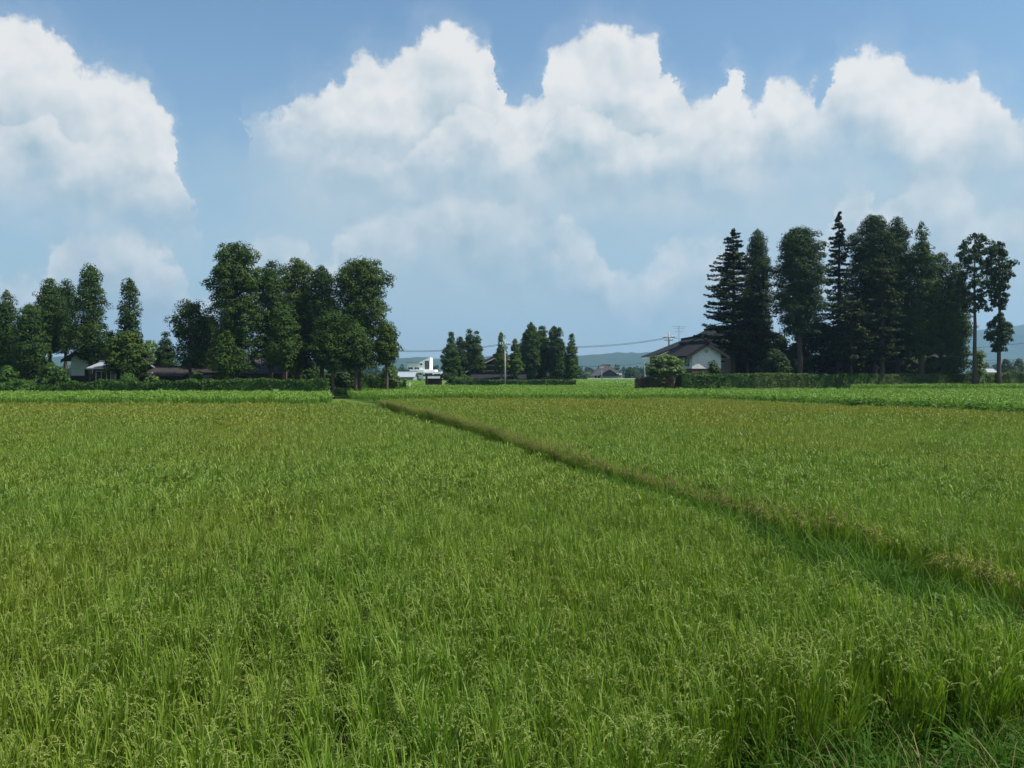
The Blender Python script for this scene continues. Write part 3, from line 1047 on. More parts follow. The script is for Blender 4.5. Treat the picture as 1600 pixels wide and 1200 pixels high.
def fir(u, vtop, d, hw, vbase, label, group, zg=TERR, seed=0, mat='fir', droop=.12, whorl=.58, prof='spire', name='fir_tree', leaf=.13):
    """fir: whorls of flat, nearly level boughs, longest low down"""
    rng = np.random.default_rng(3000 + seed + int(u * 3))
    H = EYE + px(HOR - vtop, d) - zg
    hb = max(EYE + px(HOR - vbase, d) - zg, .3)
    R = px(hw, d)
    V, limbs = [], []
    z = hb
    while z < H - .25:
        t = (z - hb) / (H - hb)
        r = R * float(interp_profile(PROF[prof], t)) * rng.uniform(.85, 1.12)
        n = 7 if r > 1.5 else 6
        a0 = rng.uniform(0, 6.28)
        for i in range(n):
            a = a0 + 6.283 * i / n + rng.normal(0, .22)
            L = r * rng.uniform(.55, 1.2)
            zz = z + rng.normal(0, .22)
            h = np.array([math.cos(a), math.sin(a), 0]); s = np.array([-math.sin(a), math.cos(a), 0])
            m = int(30 + 46 * L)
            q = rng.uniform(.12, 1, m) ** .8
            w = np.minimum(.42 * L * (1 - q) + .16, .75) * np.minimum(q * 4, 1)
            dr = droop + rng.normal(0, .07)
            zc = zz - dr * L * q + .12 * L * q ** 3
            pos = h * (q * L)[:, None] + s * (rng.uniform(-1, 1, m) * w)[:, None]
            pos[:, 2] = zc + rng.normal(0, .07, m) - .05
            nr = np.array([0, 0, 1.0]) + rng.normal(0, .38, (m, 3)) + h * .15
            V.append(faces_at(pos, nr, leaf, rng, 1.4))
            limbs.append(((0, 0, zz), tuple(h * L * .8 + np.array([0, 0, zz - dr * L * .8])), .03 + .012 * L))
        z += whorl * rng.uniform(.6, 1.4) * (.65 + .35 * r / R)
    m = 40
    pos = np.column_stack([rng.normal(0, .08, m), rng.normal(0, .08, m), H - rng.uniform(0, .9, m)])
    V.append(faces_at(pos, rng.normal(0, 1, (m, 3)), leaf, rng, 1.4))
    o = tree_root(name, u, d, label, group, zg)
    link('crown', tri_mesh('crown', np.concatenate(V)), M[mat], o)
    trunk_mesh(H - .2, max(.16, .017 * H), limbs, rng).build('trunk', M['bark'], o, smooth=True)
    return o


def shrub(u, d, hw, vtop, label, group, mat='broadleaf', zg=TERR, seed=0, name='shrub', cat='shrub', base=.05, k=60, leaf=.12, clump=None, squash=.8):
    rng = np.random.default_rng(5000 + seed + int(u * 3))
    H = EYE + px(HOR - vtop, d) - zg
    R = px(hw, d)
    cl = clump or min(.5, max(.22, H * .2))
    hb = base * H
    n = int(max(14, 2.4 * (R / cl) * ((H - hb) / cl) * 1.6))
    zt = rng.random(n)
    a = rng.uniform(0, 6.28, n)
    r = R * np.sqrt(np.clip(1 - (zt * 1.6 - .6) ** 2, .04, 1)) * rng.uniform(.35, 1.0, n) ** .5
    C = np.column_stack([np.cos(a) * (r - cl * .4), np.sin(a) * (r - cl * .4), hb + cl * .5 + zt * (H - hb - cl)])
    s = cl * rng.uniform(.7, 1.25, n)
    o = empty(name, ((u - 800.0) / FOC * d, d, zg))
    tag(o, label, cat, group)
    link('crown' if cat == 'tree' else 'foliage', tri_mesh('foliage', clumps(C, np.column_stack([s, s, s * squash]), k, leaf, rng)), M[mat], o)
    mb = MB()
    for i in range(4 if cat == 'shrub' else 3):
        c = C[rng.integers(0, n)]
        mb.tube([(rng.normal(0, .08), rng.normal(0, .08), 0), (c[0] * .4, c[1] * .4, c[2] * .5), tuple(c)], [.05 + .008 * H, .04 + .005 * H, .015], 5)
    mb.build('stem' if cat == 'shrub' else 'trunk', M['bark_grey'], o, smooth=True)
    return o


def hedge(p0, p1, h, thick, label, group, mat='hedge', zg=TERR, seed=0, dens=150, leaf=.085, lumps=.12, steps=None):
    """clipped hedge from p0 to p1: a solid body under a shell of leaves, top and face not quite even"""
    rng = np.random.default_rng(7000 + seed)
    a = np.array([p0[0], p0[1]]); b = np.array([p1[0], p1[1]])
    L = float(np.linalg.norm(b - a))
    ang = math.atan2(b[1] - a[1], b[0] - a[0])
    ph = rng.uniform(0, 6.28, 6)

    def top(x):
        q = h + lumps * (np.sin(x * .9 + ph[0]) * .5 + np.sin(x * 2.3 + ph[1]) * .35 + np.sin(x * 5.1 + ph[2]) * .2)
        if steps:
            q = q + np.interp(x / L, *steps)
        return q

    def bulge(x, z):
        return lumps * .8 * (np.sin(x * 1.1 + ph[3]) * .5 + np.sin(x * 3.1 + z * 2 + ph[4]) * .35 + np.sin(z * 3 + x * .5 + ph[5]) * .3)
    # body
    xs = np.linspace(0, L, max(4, int(L / .8)))
    v, f = [], []
    for i, x in enumerate(xs):
        t = float(top(x)) - .10
        for (yy, zz) in ((-thick / 2 + .12, 0), (-thick / 2 + .12, t * .9), (-thick / 2 + .3, t), (thick / 2 - .3, t), (thick / 2 - .12, t * .9), (thick / 2 - .12, 0)):
            v.append((x, yy, zz))
        if i:
            for k in range(5):
                q = (i - 1) * 6 + k
                f += [(q, q + 1, q + 7), (q, q + 7, q + 6)]
    nb = len(v)
    for e in (0, (len(xs) - 1) * 6):
        for k in range(1, 5):
            f.append((e, e + k, e + k + 1))
    body = np.array(v); bf = np.array(f)
    # leaves
    per = [(-1, h), (1, h)]
    V = []
    for side in (-1, 1):
        n = int(L * h * dens * (1 if side < 0 else .35))
        x = rng.uniform(0, L, n); z = rng.uniform(0, 1, n) * top(x)
        y = side * (thick / 2 + bulge(x, z)) - side * rng.uniform(0, .16, n) - side * .25 * np.clip(z / top(x) - .88, 0, 1) * 4
        V.append(faces_at(np.column_stack([x, y, z]), np.array([0, side, .35]) + rng.normal(0, .55, (n, 3)), leaf, rng))
    n = int(L * thick * dens)
    x = rng.uniform(0, L, n); y = rng.uniform(-.5, .5, n) * thick
    z = top(x) - rng.uniform(0, .15, n) - .18 * (np.abs(y) / thick * 2) ** 4
    V.append(faces_at(np.column_stack([x, y, z]), np.array([0, 0, 1.0]) + rng.normal(0, .55, (n, 3)), leaf, rng))
    for ex in (0, L):
        n = int(thick * h * dens)
        yy = rng.uniform(-.5, .5, n) * thick; z = rng.random(n) * float(top(ex))
        V.append(faces_at(np.column_stack([np.full(n, ex) + rng.normal(0, .05, n), yy, z]), np.array([-1.0 if ex == 0 else 1.0, 0, .3]) + rng.normal(0, .55, (n, 3)), leaf, rng))
    V = np.concatenate(V)
    allv = np.concatenate([body, V])
    allf = np.concatenate([bf, np.arange(len(V)).reshape(-1, 3) + nb])
    o = link('hedge', np_mesh('hedge', allv, allf), M[mat])
    o.location = (a[0], a[1], zg)
    o.rotation_euler = (0, 0, ang)
    tag(o, label, 'hedge', group)
    return o


GL = 'trees of the left farm'
# --- far left
cedar(-22, 462, 98, 34, 588, 'dark cedar cut off by the left edge of the picture', GL, 'column', 'cedar', seed=1)
cedar(10, 455, 96, 33, 590, 'dark pointed cedar beside the left edge of the picture', GL, 'spire', 'cedar', seed=2, clump=.62, dens=1.1)
cedar(46, 477, 93, 27, 588, 'low bright green cedar foliage second from the left edge', GL, 'column', 'cedar', seed=3)
cedar(78, 437, 98, 26, 548, 'round-topped cedar left of the white storehouse with bare trunk below', GL, 'column', 'cedar', seed=4)
cedar(103, 440, 103, 19, 550, 'slim cedar half hidden between the round-topped cedar and the tall ragged one', GL, 'round', 'cedar_cool', seed=5)
cedar(142, 416, 96, 36, 560, 'tall ragged cedar rising over the white storehouse', GL, 'tower', 'cedar', dens=1.05, gap=.14, seed=6)
cedar(202, 437, 97, 24, 555, 'slender cedar with a narrow tufted top and broad foot', GL, 'tower', 'cedar_cool', dens=.9, gap=.12, seed=7, clump=.55)
shrub(197, 93, 35, 518, 'broad yellow-green cedar foliage at the foot of the slender cedar', GL, 'cedar_warm', seed=8, name='broadleaf_tree', cat='tree', base=.30, clump=.6, leaf=.14)
shrub(234, 125, 22, 532, 'pale distant tree in the gap right of the slender cedar', GL, 'broadleaf', seed=9, name='broadleaf_tree', cat='tree', base=.1, clump=.7, leaf=.16)
cedar(259, 521, 102, 17, 575, 'small pointed cedar in the gap before the left main grove', GL, 'cone', 'cedar_cool', seed=10, clump=.5)
cedar(297, 473, 94, 30, 568, 'flat-topped young cedar with open tufts left of the tallest cedar', GL, 'flat', 'cedar_warm', dens=.8, gap=.22, seed=11)
cedar(322, 492, 100, 26, 582, 'dark cedar behind the flat-topped young one', GL, 'round', 'cedar_cool', seed=12)
# --- left main grove
cedar(368, 383, 93, 40, 575, 'tallest cedar of the left grove with an open spreading top', GL, 'flat', 'cedar', dens=1.05, gap=.14, seed=13, clump=.56)
cedar(352, 520, 91.5, 24, 586, 'low cedar bough mass at the foot of the tallest cedar of the left grove', GL, 'round', 'cedar', seed=14)
cedar(424, 410, 95, 31, 566, 'dense dark cedar just right of the tallest one', GL, 'column', 'cedar', seed=15)
cedar(465, 405, 98, 32, 572, 'cedar with a rounded tufted top in the middle of the left grove', GL, 'round', 'cedar_warm', seed=16, gap=.08)
cedar(444, 478, 90.5, 30, 575, 'lower bright clumpy cedar at the front middle of the left grove', GL, 'flame', 'cedar', seed=17)
cedar(503, 416, 96, 28, 568, 'pointed cedar right of the middle of the left grove', GL, 'column', 'cedar_cool', seed=18)
cedar(520, 490, 91, 34, 572, 'lower clumpy cedar in front of the right half of the left grove', GL, 'round', 'cedar', seed=19)
cedar(560, 408, 97, 44, 570, 'broad cedar with ragged side boughs at the right end of the left grove', GL, 'flat', 'cedar_warm', dens=1.08, gap=.08, seed=20, lean=.4)
cedar(556, 500, 92, 30, 575, 'lower cedar in front of the broad ragged one', GL, 'flame', 'cedar', seed=21)
cedar(604, 506, 93, 19, 566, 'small isolated cedar on a thin trunk at the right end of the left grove', GL, 'round', 'cedar_warm', seed=22, clump=.5)
shrub(610, 97, 17, 570, 'grey-green bush under the small isolated cedar', 'bushes of the left farm', 'broadleaf', seed=23, base=0)
for i, (u, d, hw, vt, lab) in enumerate([(12, 90, 22, 572, 'bush at the left edge below the dark cedars'), (78, 90, 16, 566, 'leafy bush left of the white storehouse wall'), (95, 89, 12, 575, 'small bush touching the corner of the white storehouse'),
                                         (200, 88.5, 20, 584, 'bright green mound of foliage on the left hedge'), (238, 88.5, 20, 588, 'pale leafy mound on the hedge below the long roof'), (310, 91, 16, 580, 'dark bush in front of the low tiled roofs'),
                                         (30, 88.5, 40, 594, 'low ragged bush along the left edge of the field')]):
    shrub(u, d, hw, vt, lab, 'bushes of the left farm', 'hedge' if i != 4 else 'hedge_pale', seed=30 + i, base=0)
# dark undergrowth inside the left grove
for i, (u, d, hw, vt, lab) in enumerate([(385, 104, 40, 560, 'dark undergrowth behind the trunk of the tallest cedar'), (470, 104, 45, 560, 'dark undergrowth in the middle of the left grove'), (540, 104, 35, 565, 'dark undergrowth at the right end of the left grove'),
                                         (25, 104, 60, 550, 'dark undergrowth behind the cedars at the left edge'), (325, 108, 30, 560, 'dark undergrowth behind the flat-topped young cedar')]):
    shrub(u, d, hw, vt, lab, 'undergrowth of the left farm', 'cedar_cool', seed=40 + i, base=0, leaf=.16, clump=.6)

# --- the grove of the far farmhouse
GC = 'slim cedars round the far farmhouse'
for i, (u, vt, d, hw, vb, pf, mt, lab) in enumerate([
        (705, 520, 146, 17, 590, 'cone', 'cedar', 'broad dark cedar at the left end of the far row'),
        (719, 527, 150, 9, 588, 'column', 'cedar_cool', 'slim cedar squeezed against the broad one in the far row'),
        (733, 517, 152, 9, 585, 'column', 'cedar_cool', 'slim twin cedar left of the far farmhouse gable'),
        (745, 518, 148, 13, 588, 'cone', 'cedar', 'wider twin cedar touching the far farmhouse gable'),
        (783, 520, 143, 11, 578, 'cone', 'cedar_warm', 'sparse brownish cedar in front of the far farmhouse gable'),
        (805, 530, 144, 12, 582, 'cone', 'cedar', 'short cedar just right of the grey utility pole'),
        (820, 522, 152, 9, 584, 'column', 'cedar_cool', 'narrow cedar behind the short one right of the utility pole'),
        (830, 504, 148, 14, 588, 'column', 'cedar', 'tallest cedar of the far row'),
        (847, 511, 151, 13, 585, 'column', 'cedar', 'cedar right beside the tallest one of the far row'),
        (866, 510, 149, 11, 586, 'column', 'cedar_cool', 'dark cedar with a knobbed top in the far row'),
        (874, 512, 147, 13, 585, 'cone', 'cedar', 'cedar with a knobbed top second from the right end of the far row'),
        (893, 523, 147, 12, 588, 'cone', 'cedar', 'last cedar at the right end of the far row')]):
    cedar(u, vt, d, hw, vb, lab, GC, pf, mt, seed=60 + i, clump=.52, k=70, leaf=.13, gap=.12 if mt == 'cedar_warm' else 0)
shrub(712, 137, 16, 588, 'dark layered garden bush beside the wayside shed', 'bushes by the far farmhouse', 'hedge', seed=75, base=0)
shrub(727, 139, 14, 586, 'rounded bush between the wayside shed and the far hedge', 'bushes by the far farmhouse', 'cedar', seed=76, base=0)

# --- right grove
GR = 'trees of the right grove'
fir(1146, 358, 111.5, 52, 545, 'layered fir leaning over the white storehouse at the left of the right grove', GR, seed=1, mat='fir')
cedar(1184, 359, 115, 25, 560, 'columnar cedar right behind the layered fir', GR, 'column', 'cedar_cool', seed=80)
fir(1168, 470, 111, 44, 562, 'low fir boughs in front of the columnar cedar', GR, seed=2, mat='fir', prof='flat')
cedar(1250, 357, 109, 40, 520, 'round-topped cedar on a tall bare trunk in the right grove', GR, 'round', 'cedar_cool', seed=81, gap=.06)
fir(1311, 331, 111, 34, 560, 'tallest pointed fir of the right grove', GR, seed=3, mat='fir', whorl=.72)
cedar(1366, 338, 113, 43, 560, 'massive dark cedar in the middle of the right grove', GR, 'round', 'cedar_cool', seed=82)
cedar(1402, 343, 115, 24, 555, 'cedar top adjoining the massive dark one', GR, 'round', 'cedar_cool', seed=83, gap=.05)
fir(1378, 395, 107.5, 42, 560, 'fir with yellow-green boughs in front of the massive dark cedar', GR, seed=4, mat='fir', prof='column', whorl=.9)
fir(1330, 470, 106, 40, 566, 'low fir boughs below the tallest pointed fir', GR, seed=5, mat='fir', prof='flat')
cedar(1440, 347, 111, 34, 548, 'sharp pointed cedar right of the massive one', GR, 'spire', 'cedar', seed=84, gap=.06, clump=.62, dens=1.1)
cedar(1470, 396, 114, 28, 550, 'cedar on the sloping right shoulder of the grove', GR, 'column', 'cedar_cool', seed=85, clump=.68)
cedar(1494, 412, 111, 23, 582, 'dark column of foliage reaching to the ground before the bare trunks', GR, 'column', 'cedar', seed=86)
cedar(1523, 365, 107.5, 25, 485, 'tall thin tree with sparse tufts and a long bare trunk', GR, 'flat', 'cedar_cool', dens=.6, gap=.48, seed=87, clump=.46, trunk=.26, leaf=.13)
cedar(1561, 378, 107, 21, 546, 'rightmost tall tree with sparse tufts above a bare trunk', GR, 'double', 'cedar_cool', dens=.72, gap=.30, seed=88, clump=.46, trunk=.26, leaf=.13)
for i, (u, d, hw, vt, mt, lab) in enumerate([(1205, 116, 45, 520, 'cedar_cool', 'added undergrowth darkening the grove behind the layered fir'), (1280, 117, 55, 505, 'cedar_cool', 'added undergrowth darkening the grove behind the round-topped cedar'),
                                            (1350, 118, 50, 500, 'cedar_cool', 'added undergrowth darkening the grove below the massive dark cedar'), (1425, 121, 42, 540, 'cedar_cool', 'added undergrowth darkening the grove in front of the thatched house'),
                                            (1530, 110, 10, 545, 'broadleaf', 'green bush behind the long bare trunk'), (1458, 112, 30, 560, 'cedar', 'added dark bush before the right end of the thatched house'),
                                            (1210, 106, 26, 545, 'cedar_cool', 'added dark bush below the low fir boughs'), (1240, 112, 30, 545, 'cedar_cool', 'added dark bush behind the bare trunk of the round-topped cedar')]):
    shrub(u, d, hw, vt, lab, 'undergrowth of the right grove', mt, seed=100 + i, base=0, leaf=.16, clump=.6)  # the dark ones are added to give the grove its deep interior shade
shrub(1040, 103, 32, 553, 'spreading light green garden tree in front of the cream house', None, 'broadleaf', seed=110, name='garden_tree', cat='tree', base=.42, clump=.42, leaf=.12, squash=.5)
shrub(1038, 102, 16, 586, 'yellowish bush on top of the reddish hedge', 'bushes of the right grove', 'hedge_pale', seed=111, base=0)
shrub(1115, 104, 9, 565, 'small tree against the white storehouse gable', 'bushes of the right grove', 'cedar', seed=112, base=.2)
shrub(1098, 103, 12, 580, 'dark shrub below the white storehouse', 'bushes of the right grove', 'hedge', seed=113, base=0)

# --- hedges
HG = 'clipped hedges of the farms'


def hz(v, d):
    return EYE + px(HOR - v, d) - TERR


def hp(u, d):
    return ((u - 800.0) / FOC * d, d)


hedge(hp(-30, 88.5), hp(95, 88.3), hz(600, 88), 1.2, 'low ragged hedge at the left edge of the picture', HG, 'hedge', seed=1, lumps=.3)
hedge(hp(92, 87.6), hp(322, 87.8), hz(595, 88), 1.3, 'dark hedge below the white storehouse and the low roofs', HG, 'hedge', seed=2, lumps=.22)
hedge(hp(318, 87.8), hp(512, 88.2), hz(592, 88), 1.3, 'clipped green hedge at the foot of the left main grove', HG, 'hedge', seed=3, lumps=.12)
hedge(hp(518, 102.5), hp(633, 104), hz(591, 103), 1.3, 'bright hedge of uneven height at the right end of the left grove', HG, 'hedge', seed=4, lumps=.18, steps=([0, .45, .47, .72, .74, 1], [0, 0, .35, .3, -.1, -.1]))
hedge(hp(708, 134), hp(899, 134.5), hz(593, 134), 1.3, 'long low hedge in front of the far farmhouse', HG, 'hedge', seed=5, lumps=.05, leaf=.10, dens=110)
hedge(hp(996, 103.5), hp(1056, 101), hz(590, 102), 1.4, 'dark reddish hedge by the garden tree', HG, 'hedge_red', seed=6, lumps=.2)
hedge(hp(1062, 100.8), hp(1176, 102.5), hz(584, 102), 1.4, 'dark green hedge below the white storehouse', HG, 'hedge', seed=7, lumps=.10)
hedge(hp(1174, 102.6), hp(1258, 103.8), hz(583, 103), 1.4, 'speckled hedge section left of the bare cedar trunk', HG, 'hedge_pale', seed=8, lumps=.08)
hedge(hp(1256, 103.9), hp(1348, 105.4), hz(584, 104), 1.4, 'dark hedge section in the middle of the right grove', HG, 'hedge', seed=9, lumps=.08)
hedge(hp(1346, 105.5), hp(1552, 113.8), hz(584, 109), 1.4, 'long speckled hedge above the narrow rice strip', HG, 'hedge_pale', seed=10, lumps=.06)
hedge(hp(1554, 113.5), hp(1660, 114), hz(582, 113), 1.4, 'ragged hedge below the rightmost tall tree', HG, 'hedge_pale', seed=11, lumps=.25)
hedge(hp(940, 150), hp(986, 150), .9, .8, 'tiny dark clipped hedge standing in the far rice field', HG, 'hedge', seed=12, lumps=.03)

# ------------------------------------------------------------------ buildings
def window(parent, wall, x0, x1, z0, z1, y, frame='fascia', name='window', axis='y', out=-1):
    """a pane in a frame, set 3 cm proud of the wall; axis y: on a wall facing -y, axis x: on a wall facing -x"""
    f = MB(); t = .06
    q = out * .05

    def bx(m, a0, a1, c0, c1, d0, d1):
        if axis == 'y':
            m.box(a0, a1, min(d0, d1), max(d0, d1), c0, c1)
        else:
            m.box(min(d0, d1), max(d0, d1), a0, a1, c0, c1)
    for (a0, a1, c0, c1) in ((x0 - t, x1 + t, z1, z1 + t), (x0 - t, x1 + t, z0 - t, z0), (x0 - t, x0, z0, z1), (x1, x1 + t, z0, z1)):
        bx(f, a0, a1, c0, c1, y + q, y - q * .4)
    o = f.build(name, M[frame], parent)
    g = MB(); bx(g, x0, x1, z0, z1, y + q * .4, y - q * .3)
    g.build('pane', M['glass'], o)
    if x1 - x0 > .9:
        mu = MB(); bx(mu, (x0 + x1) / 2 - .025, (x0 + x1) / 2 + .025, z0, z1, y + q * .9, y + q * .45)
        mu.build('mullion', M[frame], o)
    return o


def gable_house(name, label, loc, rz, W, L, eave, rise, over=.7, wall='plaster', roof='tile_black', lower=None, lower_h=0, barge='timber_dark', over_y=None, ridge=True, cat='house', group=None, thick=.16):
    """gable end towards -y; W across, L back; eave and rise in metres"""
    o = empty(name, loc, rz)
    tag(o, label, cat, group)
    h = W / 2
    oy = over if over_y is None else over_y
    m = MB()
    m.prism([(-h, lower_h), (h, lower_h), (h, eave), (0, eave + rise), (-h, eave)], 0, L)
    m.build('wall', M[wall], o)
    if lower:
        m = MB(); m.box(-h - .03, h + .03, -.03, L + .03, -.2, lower_h)
        m.build('lower_wall', M[lower], o)
    sl = rise / h
    for s in (-1, 1):
        m = MB()
        xe = s * (h + over); ze = eave - sl * over
        nx, nz = -s * sl, 1.0
        poly = [(xe, ze + .02), (0, eave + rise + .02), (0, eave + rise + .02 + thick), (xe, ze + .02 + thick)]
        if s > 0:
            poly = poly[::-1]
        m.prism(poly, -oy, L + oy)
        m.build('roof_slope', M[roof], o)
        # bargeboard under the verge
        b = MB()
        b.prism([(xe, ze - .16), (0, eave + rise - .16), (0, eave + rise + .02), (xe, ze + .02)], -oy - .03, -oy + .05)
        b.build('bargeboard', M[barge], o)
    if ridge:
        m = MB()
        m.box(-.16, .16, -oy - .06, L + oy + .06, eave + rise + thick - .02, eave + rise + thick + .24)
        r = m.build('ridge', M[roof], o)
        c = MB()
        c.prism([(-.26, eave + rise + thick), (.26, eave + rise + thick), (.14, eave + rise + thick + .42), (-.14, eave + rise + thick + .42)], -oy - .16, -oy - .06)
        c.build('ridge_end_tile', M[roof], r)
    return o


def pent_roof(o, x0, x1, y0, y1, z, drop, out, mat='tile_black', name='lower_roof'):
    """a skirt of lean-to roof round the front and both sides"""
    m = MB()
    t = .14
    m.add([(x0, y0, z), (x1, y0, z), (x1 + out, y0 - out, z - drop), (x0 - out, y0 - out, z - drop), (x0, y0, z + t), (x1, y0, z + t), (x1 + out, y0 - out, z - drop + t), (x0 - out, y0 - out, z - drop + t)],
          [(3, 2, 1, 0), (4, 5, 6, 7), (0, 1, 5, 4), (3, 7, 6, 2), (0, 4, 7, 3), (1, 2, 6, 5)])
    for s, x in ((-1, x0), (1, x1)):
        m.add([(x, y0, z), (x, y1, z), (x + s * out, y1 + out * .2, z - drop), (x + s * out, y0 - out, z - drop), (x, y0, z + t), (x, y1, z + t), (x + s * out, y1 + out * .2, z - drop + t), (x + s * out, y0 - out, z - drop + t)],
              [(0, 1, 2, 3), (7, 6, 5, 4), (0, 4, 5, 1), (3, 2, 6, 7), (1, 5, 6, 2), (0, 3, 7, 4)])
    return m.build(name, M[mat], o)


def gpt(u, d, zg=TERR):
    return ((u - 800.0) / FOC * d, d, zg)


# white storehouse of the right farm
D = 105.5
W = 2 * px(25, D)
ev = EYE + px(HOR - 552.5, D) - TERR
ap = EYE + px(HOR - 538, D) - TERR
lo = EYE + px(HOR - 576, D) - TERR
kura = gable_house('storehouse', 'white storehouse with a brown lower wall and dark gabled roof', gpt(1104, D), math.radians(15), W, 6.4, ev, ap - ev, over=.85, over_y=.5, thick=.22, wall='plaster', roof='tile_black', lower='brown_wall', lower_h=lo, cat='storehouse')
for y0 in (.75, 2.6):
    window(kura, None, y0, y0 + .75, lo + .35, lo + 1.15, -W / 2, 'timber_dark', axis='x')
m = MB()
m.tube([(0, -.05, ap - .75), (0, .02, ap - .75)], .24, 12)
m.build('round_vent', M['tin'], kura)
m = MB(); m.box(-W / 2 - .06, W / 2 + .06, -.08, 0.0, lo - .10, lo)
m.build('drip_board', M['timber_dark'], kura)

# cream two-storey house behind it
D = 118.0
ap = EYE + px(HOR - 529, D) - TERR
W = 2 * px(57, D)
rise = px(23, D)
ho = gable_house('cream_house', 'cream house with a wide dark roof and pale bargeboards left of the storehouse', gpt(1092, D), math.radians(2), W, 9, ap - rise, rise, over=1.05, over_y=.8, wall='cream', roof='tile_black', barge='fascia')
window(ho, None, -W / 2 + .7, -W / 2 + 1.7, ap - rise - 1.7, ap - rise - .5, 0, 'fascia')
window(ho, None, -1.9, -.3, ap - rise - 1.9, ap - rise - .6, 0, 'timber_dark')
window(ho, None, -W / 2 + 1.0, -W / 2 + 2.8, .6, 2.3, 0, 'timber_dark')
m = MB(); m.tube([(-W / 2 - 1.05, -.75, ap - rise - .36), (-W / 2 - 1.05, 9.5, ap - rise - .36)], .06, 6)
m.tube([(-W / 2 - 1.0, -.7, ap - rise - .38), (-W / 2 - .15, -.12, ap - rise - 1.0), (-W / 2 - .12, -.1, .2)], .045, 6)
m.build('gutter', M['tin'], ho)
m = MB(); m.tube([(-1.9, 3, ap - .8), (-1.9, 3, ap + 1.75)], .028, 5)
for zz, wd in ((1.7, .9), (1.45, .7), (1.05, .55)):
    m.tube([(-1.9 - wd, 3, ap + zz), (-1.9 + wd, 3, ap + zz)], .018, 4)
    for k in range(5):
        xx = -1.9 + wd * (k - 2) / 2.2
        m.tube([(xx, 2.6, ap + zz), (xx, 3.4, ap + zz)], .014, 4)
m.build('aerial', M['steel'], ho)

# brown main house under the fir
D = 120.0
ap = EYE + px(HOR - 512, D) - TERR
W = 2 * px(52, D); rise = px(26, D)
bh = gable_house('brown_house', 'large brown timbered house under the layered fir', gpt(1152, D), math.radians(10), W, 10, ap - rise, rise, over=1.2, over_y=1.0, wall='brown_wall', roof='tile_black', barge='timber')
pent_roof(bh, -W / 2, W / 2, 0, 8, ap - rise - 1.6, .7, 1.5, 'tile_black')
for (x0, x1) in ((-3.4, -1.2), (-.6, 1.6)):
    window(bh, None, x0, x1, ap - rise - 1.3, ap - rise - .4, 0, 'fascia')
for x0 in (-3.6, -1.2, 1.2):
    window(bh, None, x0, x0 + 2.0, .5, 2.3, 0, 'timber')
for z in (ap - rise - .12, ap - rise + .9):
    m = MB(); m.box(-W / 2 + (.02 if z < ap - rise else 1.9), W / 2 - (.02 if z < ap - rise else 1.9), -.05, 0, z, z + .16)
    m.build('tie_beam', M['fascia'], bh)

# thatched house behind the right end of the grove
D = 124.0
ap = EYE + px(HOR - 503, D) - TERR
th = empty('thatched_house', gpt(1440, D), math.radians(-6)); tag(th, 'old house with a steep grey roof among the right grove trunks', 'house')
W = 2 * px(46, D)
m = MB(); m.box(-W / 2 + .8, W / 2 - .8, 0, 8, 0, 2.9); m.build('wall', M['timber_dark'], th)
m = MB()
e = 2.5
m.add([(-W / 2, -.9, e), (W / 2, -.9, e), (W / 2, 8.9, e), (-W / 2, 8.9, e), (-.25, 1.4, ap), (.25, 1.4, ap), (.25, 6.6, ap), (-.25, 6.6, ap), (-W / 2, -.9, e + .3), (W / 2, -.9, e + .3), (W / 2, 8.9, e + .3), (-W / 2, 8.9, e + .3)],
      [(3, 2, 1, 0), (0, 1, 9, 8), (1, 2, 10, 9), (2, 3, 11, 10), (3, 0, 8, 11), (8, 9, 5, 4), (9, 10, 6, 5), (10, 11, 7, 6), (11, 8, 4, 7), (4, 5, 6, 7)])
rf = m.build('roof', M['thatch'], th)
for s in (-1, 1):
    m = MB()
    m.tube([(s * .1, 1.35, ap + .12), (s * W / 2 * 1.0, -.95, e + .5)], .13, 5)
    m.build('hip_cap', M['fascia'], rf)
for x0 in (-3, -1, 1, 2.4):
    window(th, None, x0, x0 + 1.0, .6, 2.0, 0, 'timber')

# white-walled storehouse of the left farm
D = 97.0
ev = EYE + px(HOR - 559, D) - TERR
ap = EYE + px(HOR - 541, D) - TERR
W = 2 * px(33, D)
lk = gable_house('storehouse', 'pale green-white storehouse with a dark roof under the ragged cedar', gpt(140, D), math.radians(-12), W, 6, ev, ap - ev, over=.7, over_y=.7, wall='plaster_green', roof='tile_black', lower='timber_dark', lower_h=EYE + px(HOR - 587, D) - TERR, cat='storehouse')
window(lk, None, -.5, .4, 2.0, 2.9, 0, 'timber_dark')
# sheds and low roofs of the left farm


def shed(name, label, u0, u1, D, vr, ve, depth, roof, wall, rz=0.0, cat='shed', group=None):
    """ridge runs across the view; near roof slope faces the camera"""
    o = empty(name, gpt((u0 + u1) / 2, D), rz)
    tag(o, label, cat, group)
    w = px((u1 - u0) / 2, D)
    e = EYE + px(HOR - ve, D) - TERR; r = EYE + px(HOR - vr, D + depth / 2) - TERR
    r = max(r, e + .5)
    m = MB(); m.prism([(0.0, -.2), (depth, -.2), (depth, e), (depth / 2, r - .1), (0.0, e)], -w, w, axis='x')
    m.build('wall', M[wall], o)
    for s in (0, 1):
        m = MB()
        y_e = -.6 if s == 0 else depth + .6
        z_e = e - (r - e) / (depth / 2) * .6
        poly = [(y_e, z_e), (depth / 2, r), (depth / 2, r + .14), (y_e, z_e + .14)]
        m.prism(poly if s == 0 else poly[::-1], -w - .45, w + .45, axis='x')
        m.build('roof_slope', M[roof], o)
    m = MB(); m.box(-w - .5, w + .5, depth / 2 - .14, depth / 2 + .14, r + .08, r + .32)
    m.build('ridge', M[roof], o)
    return o, w, e


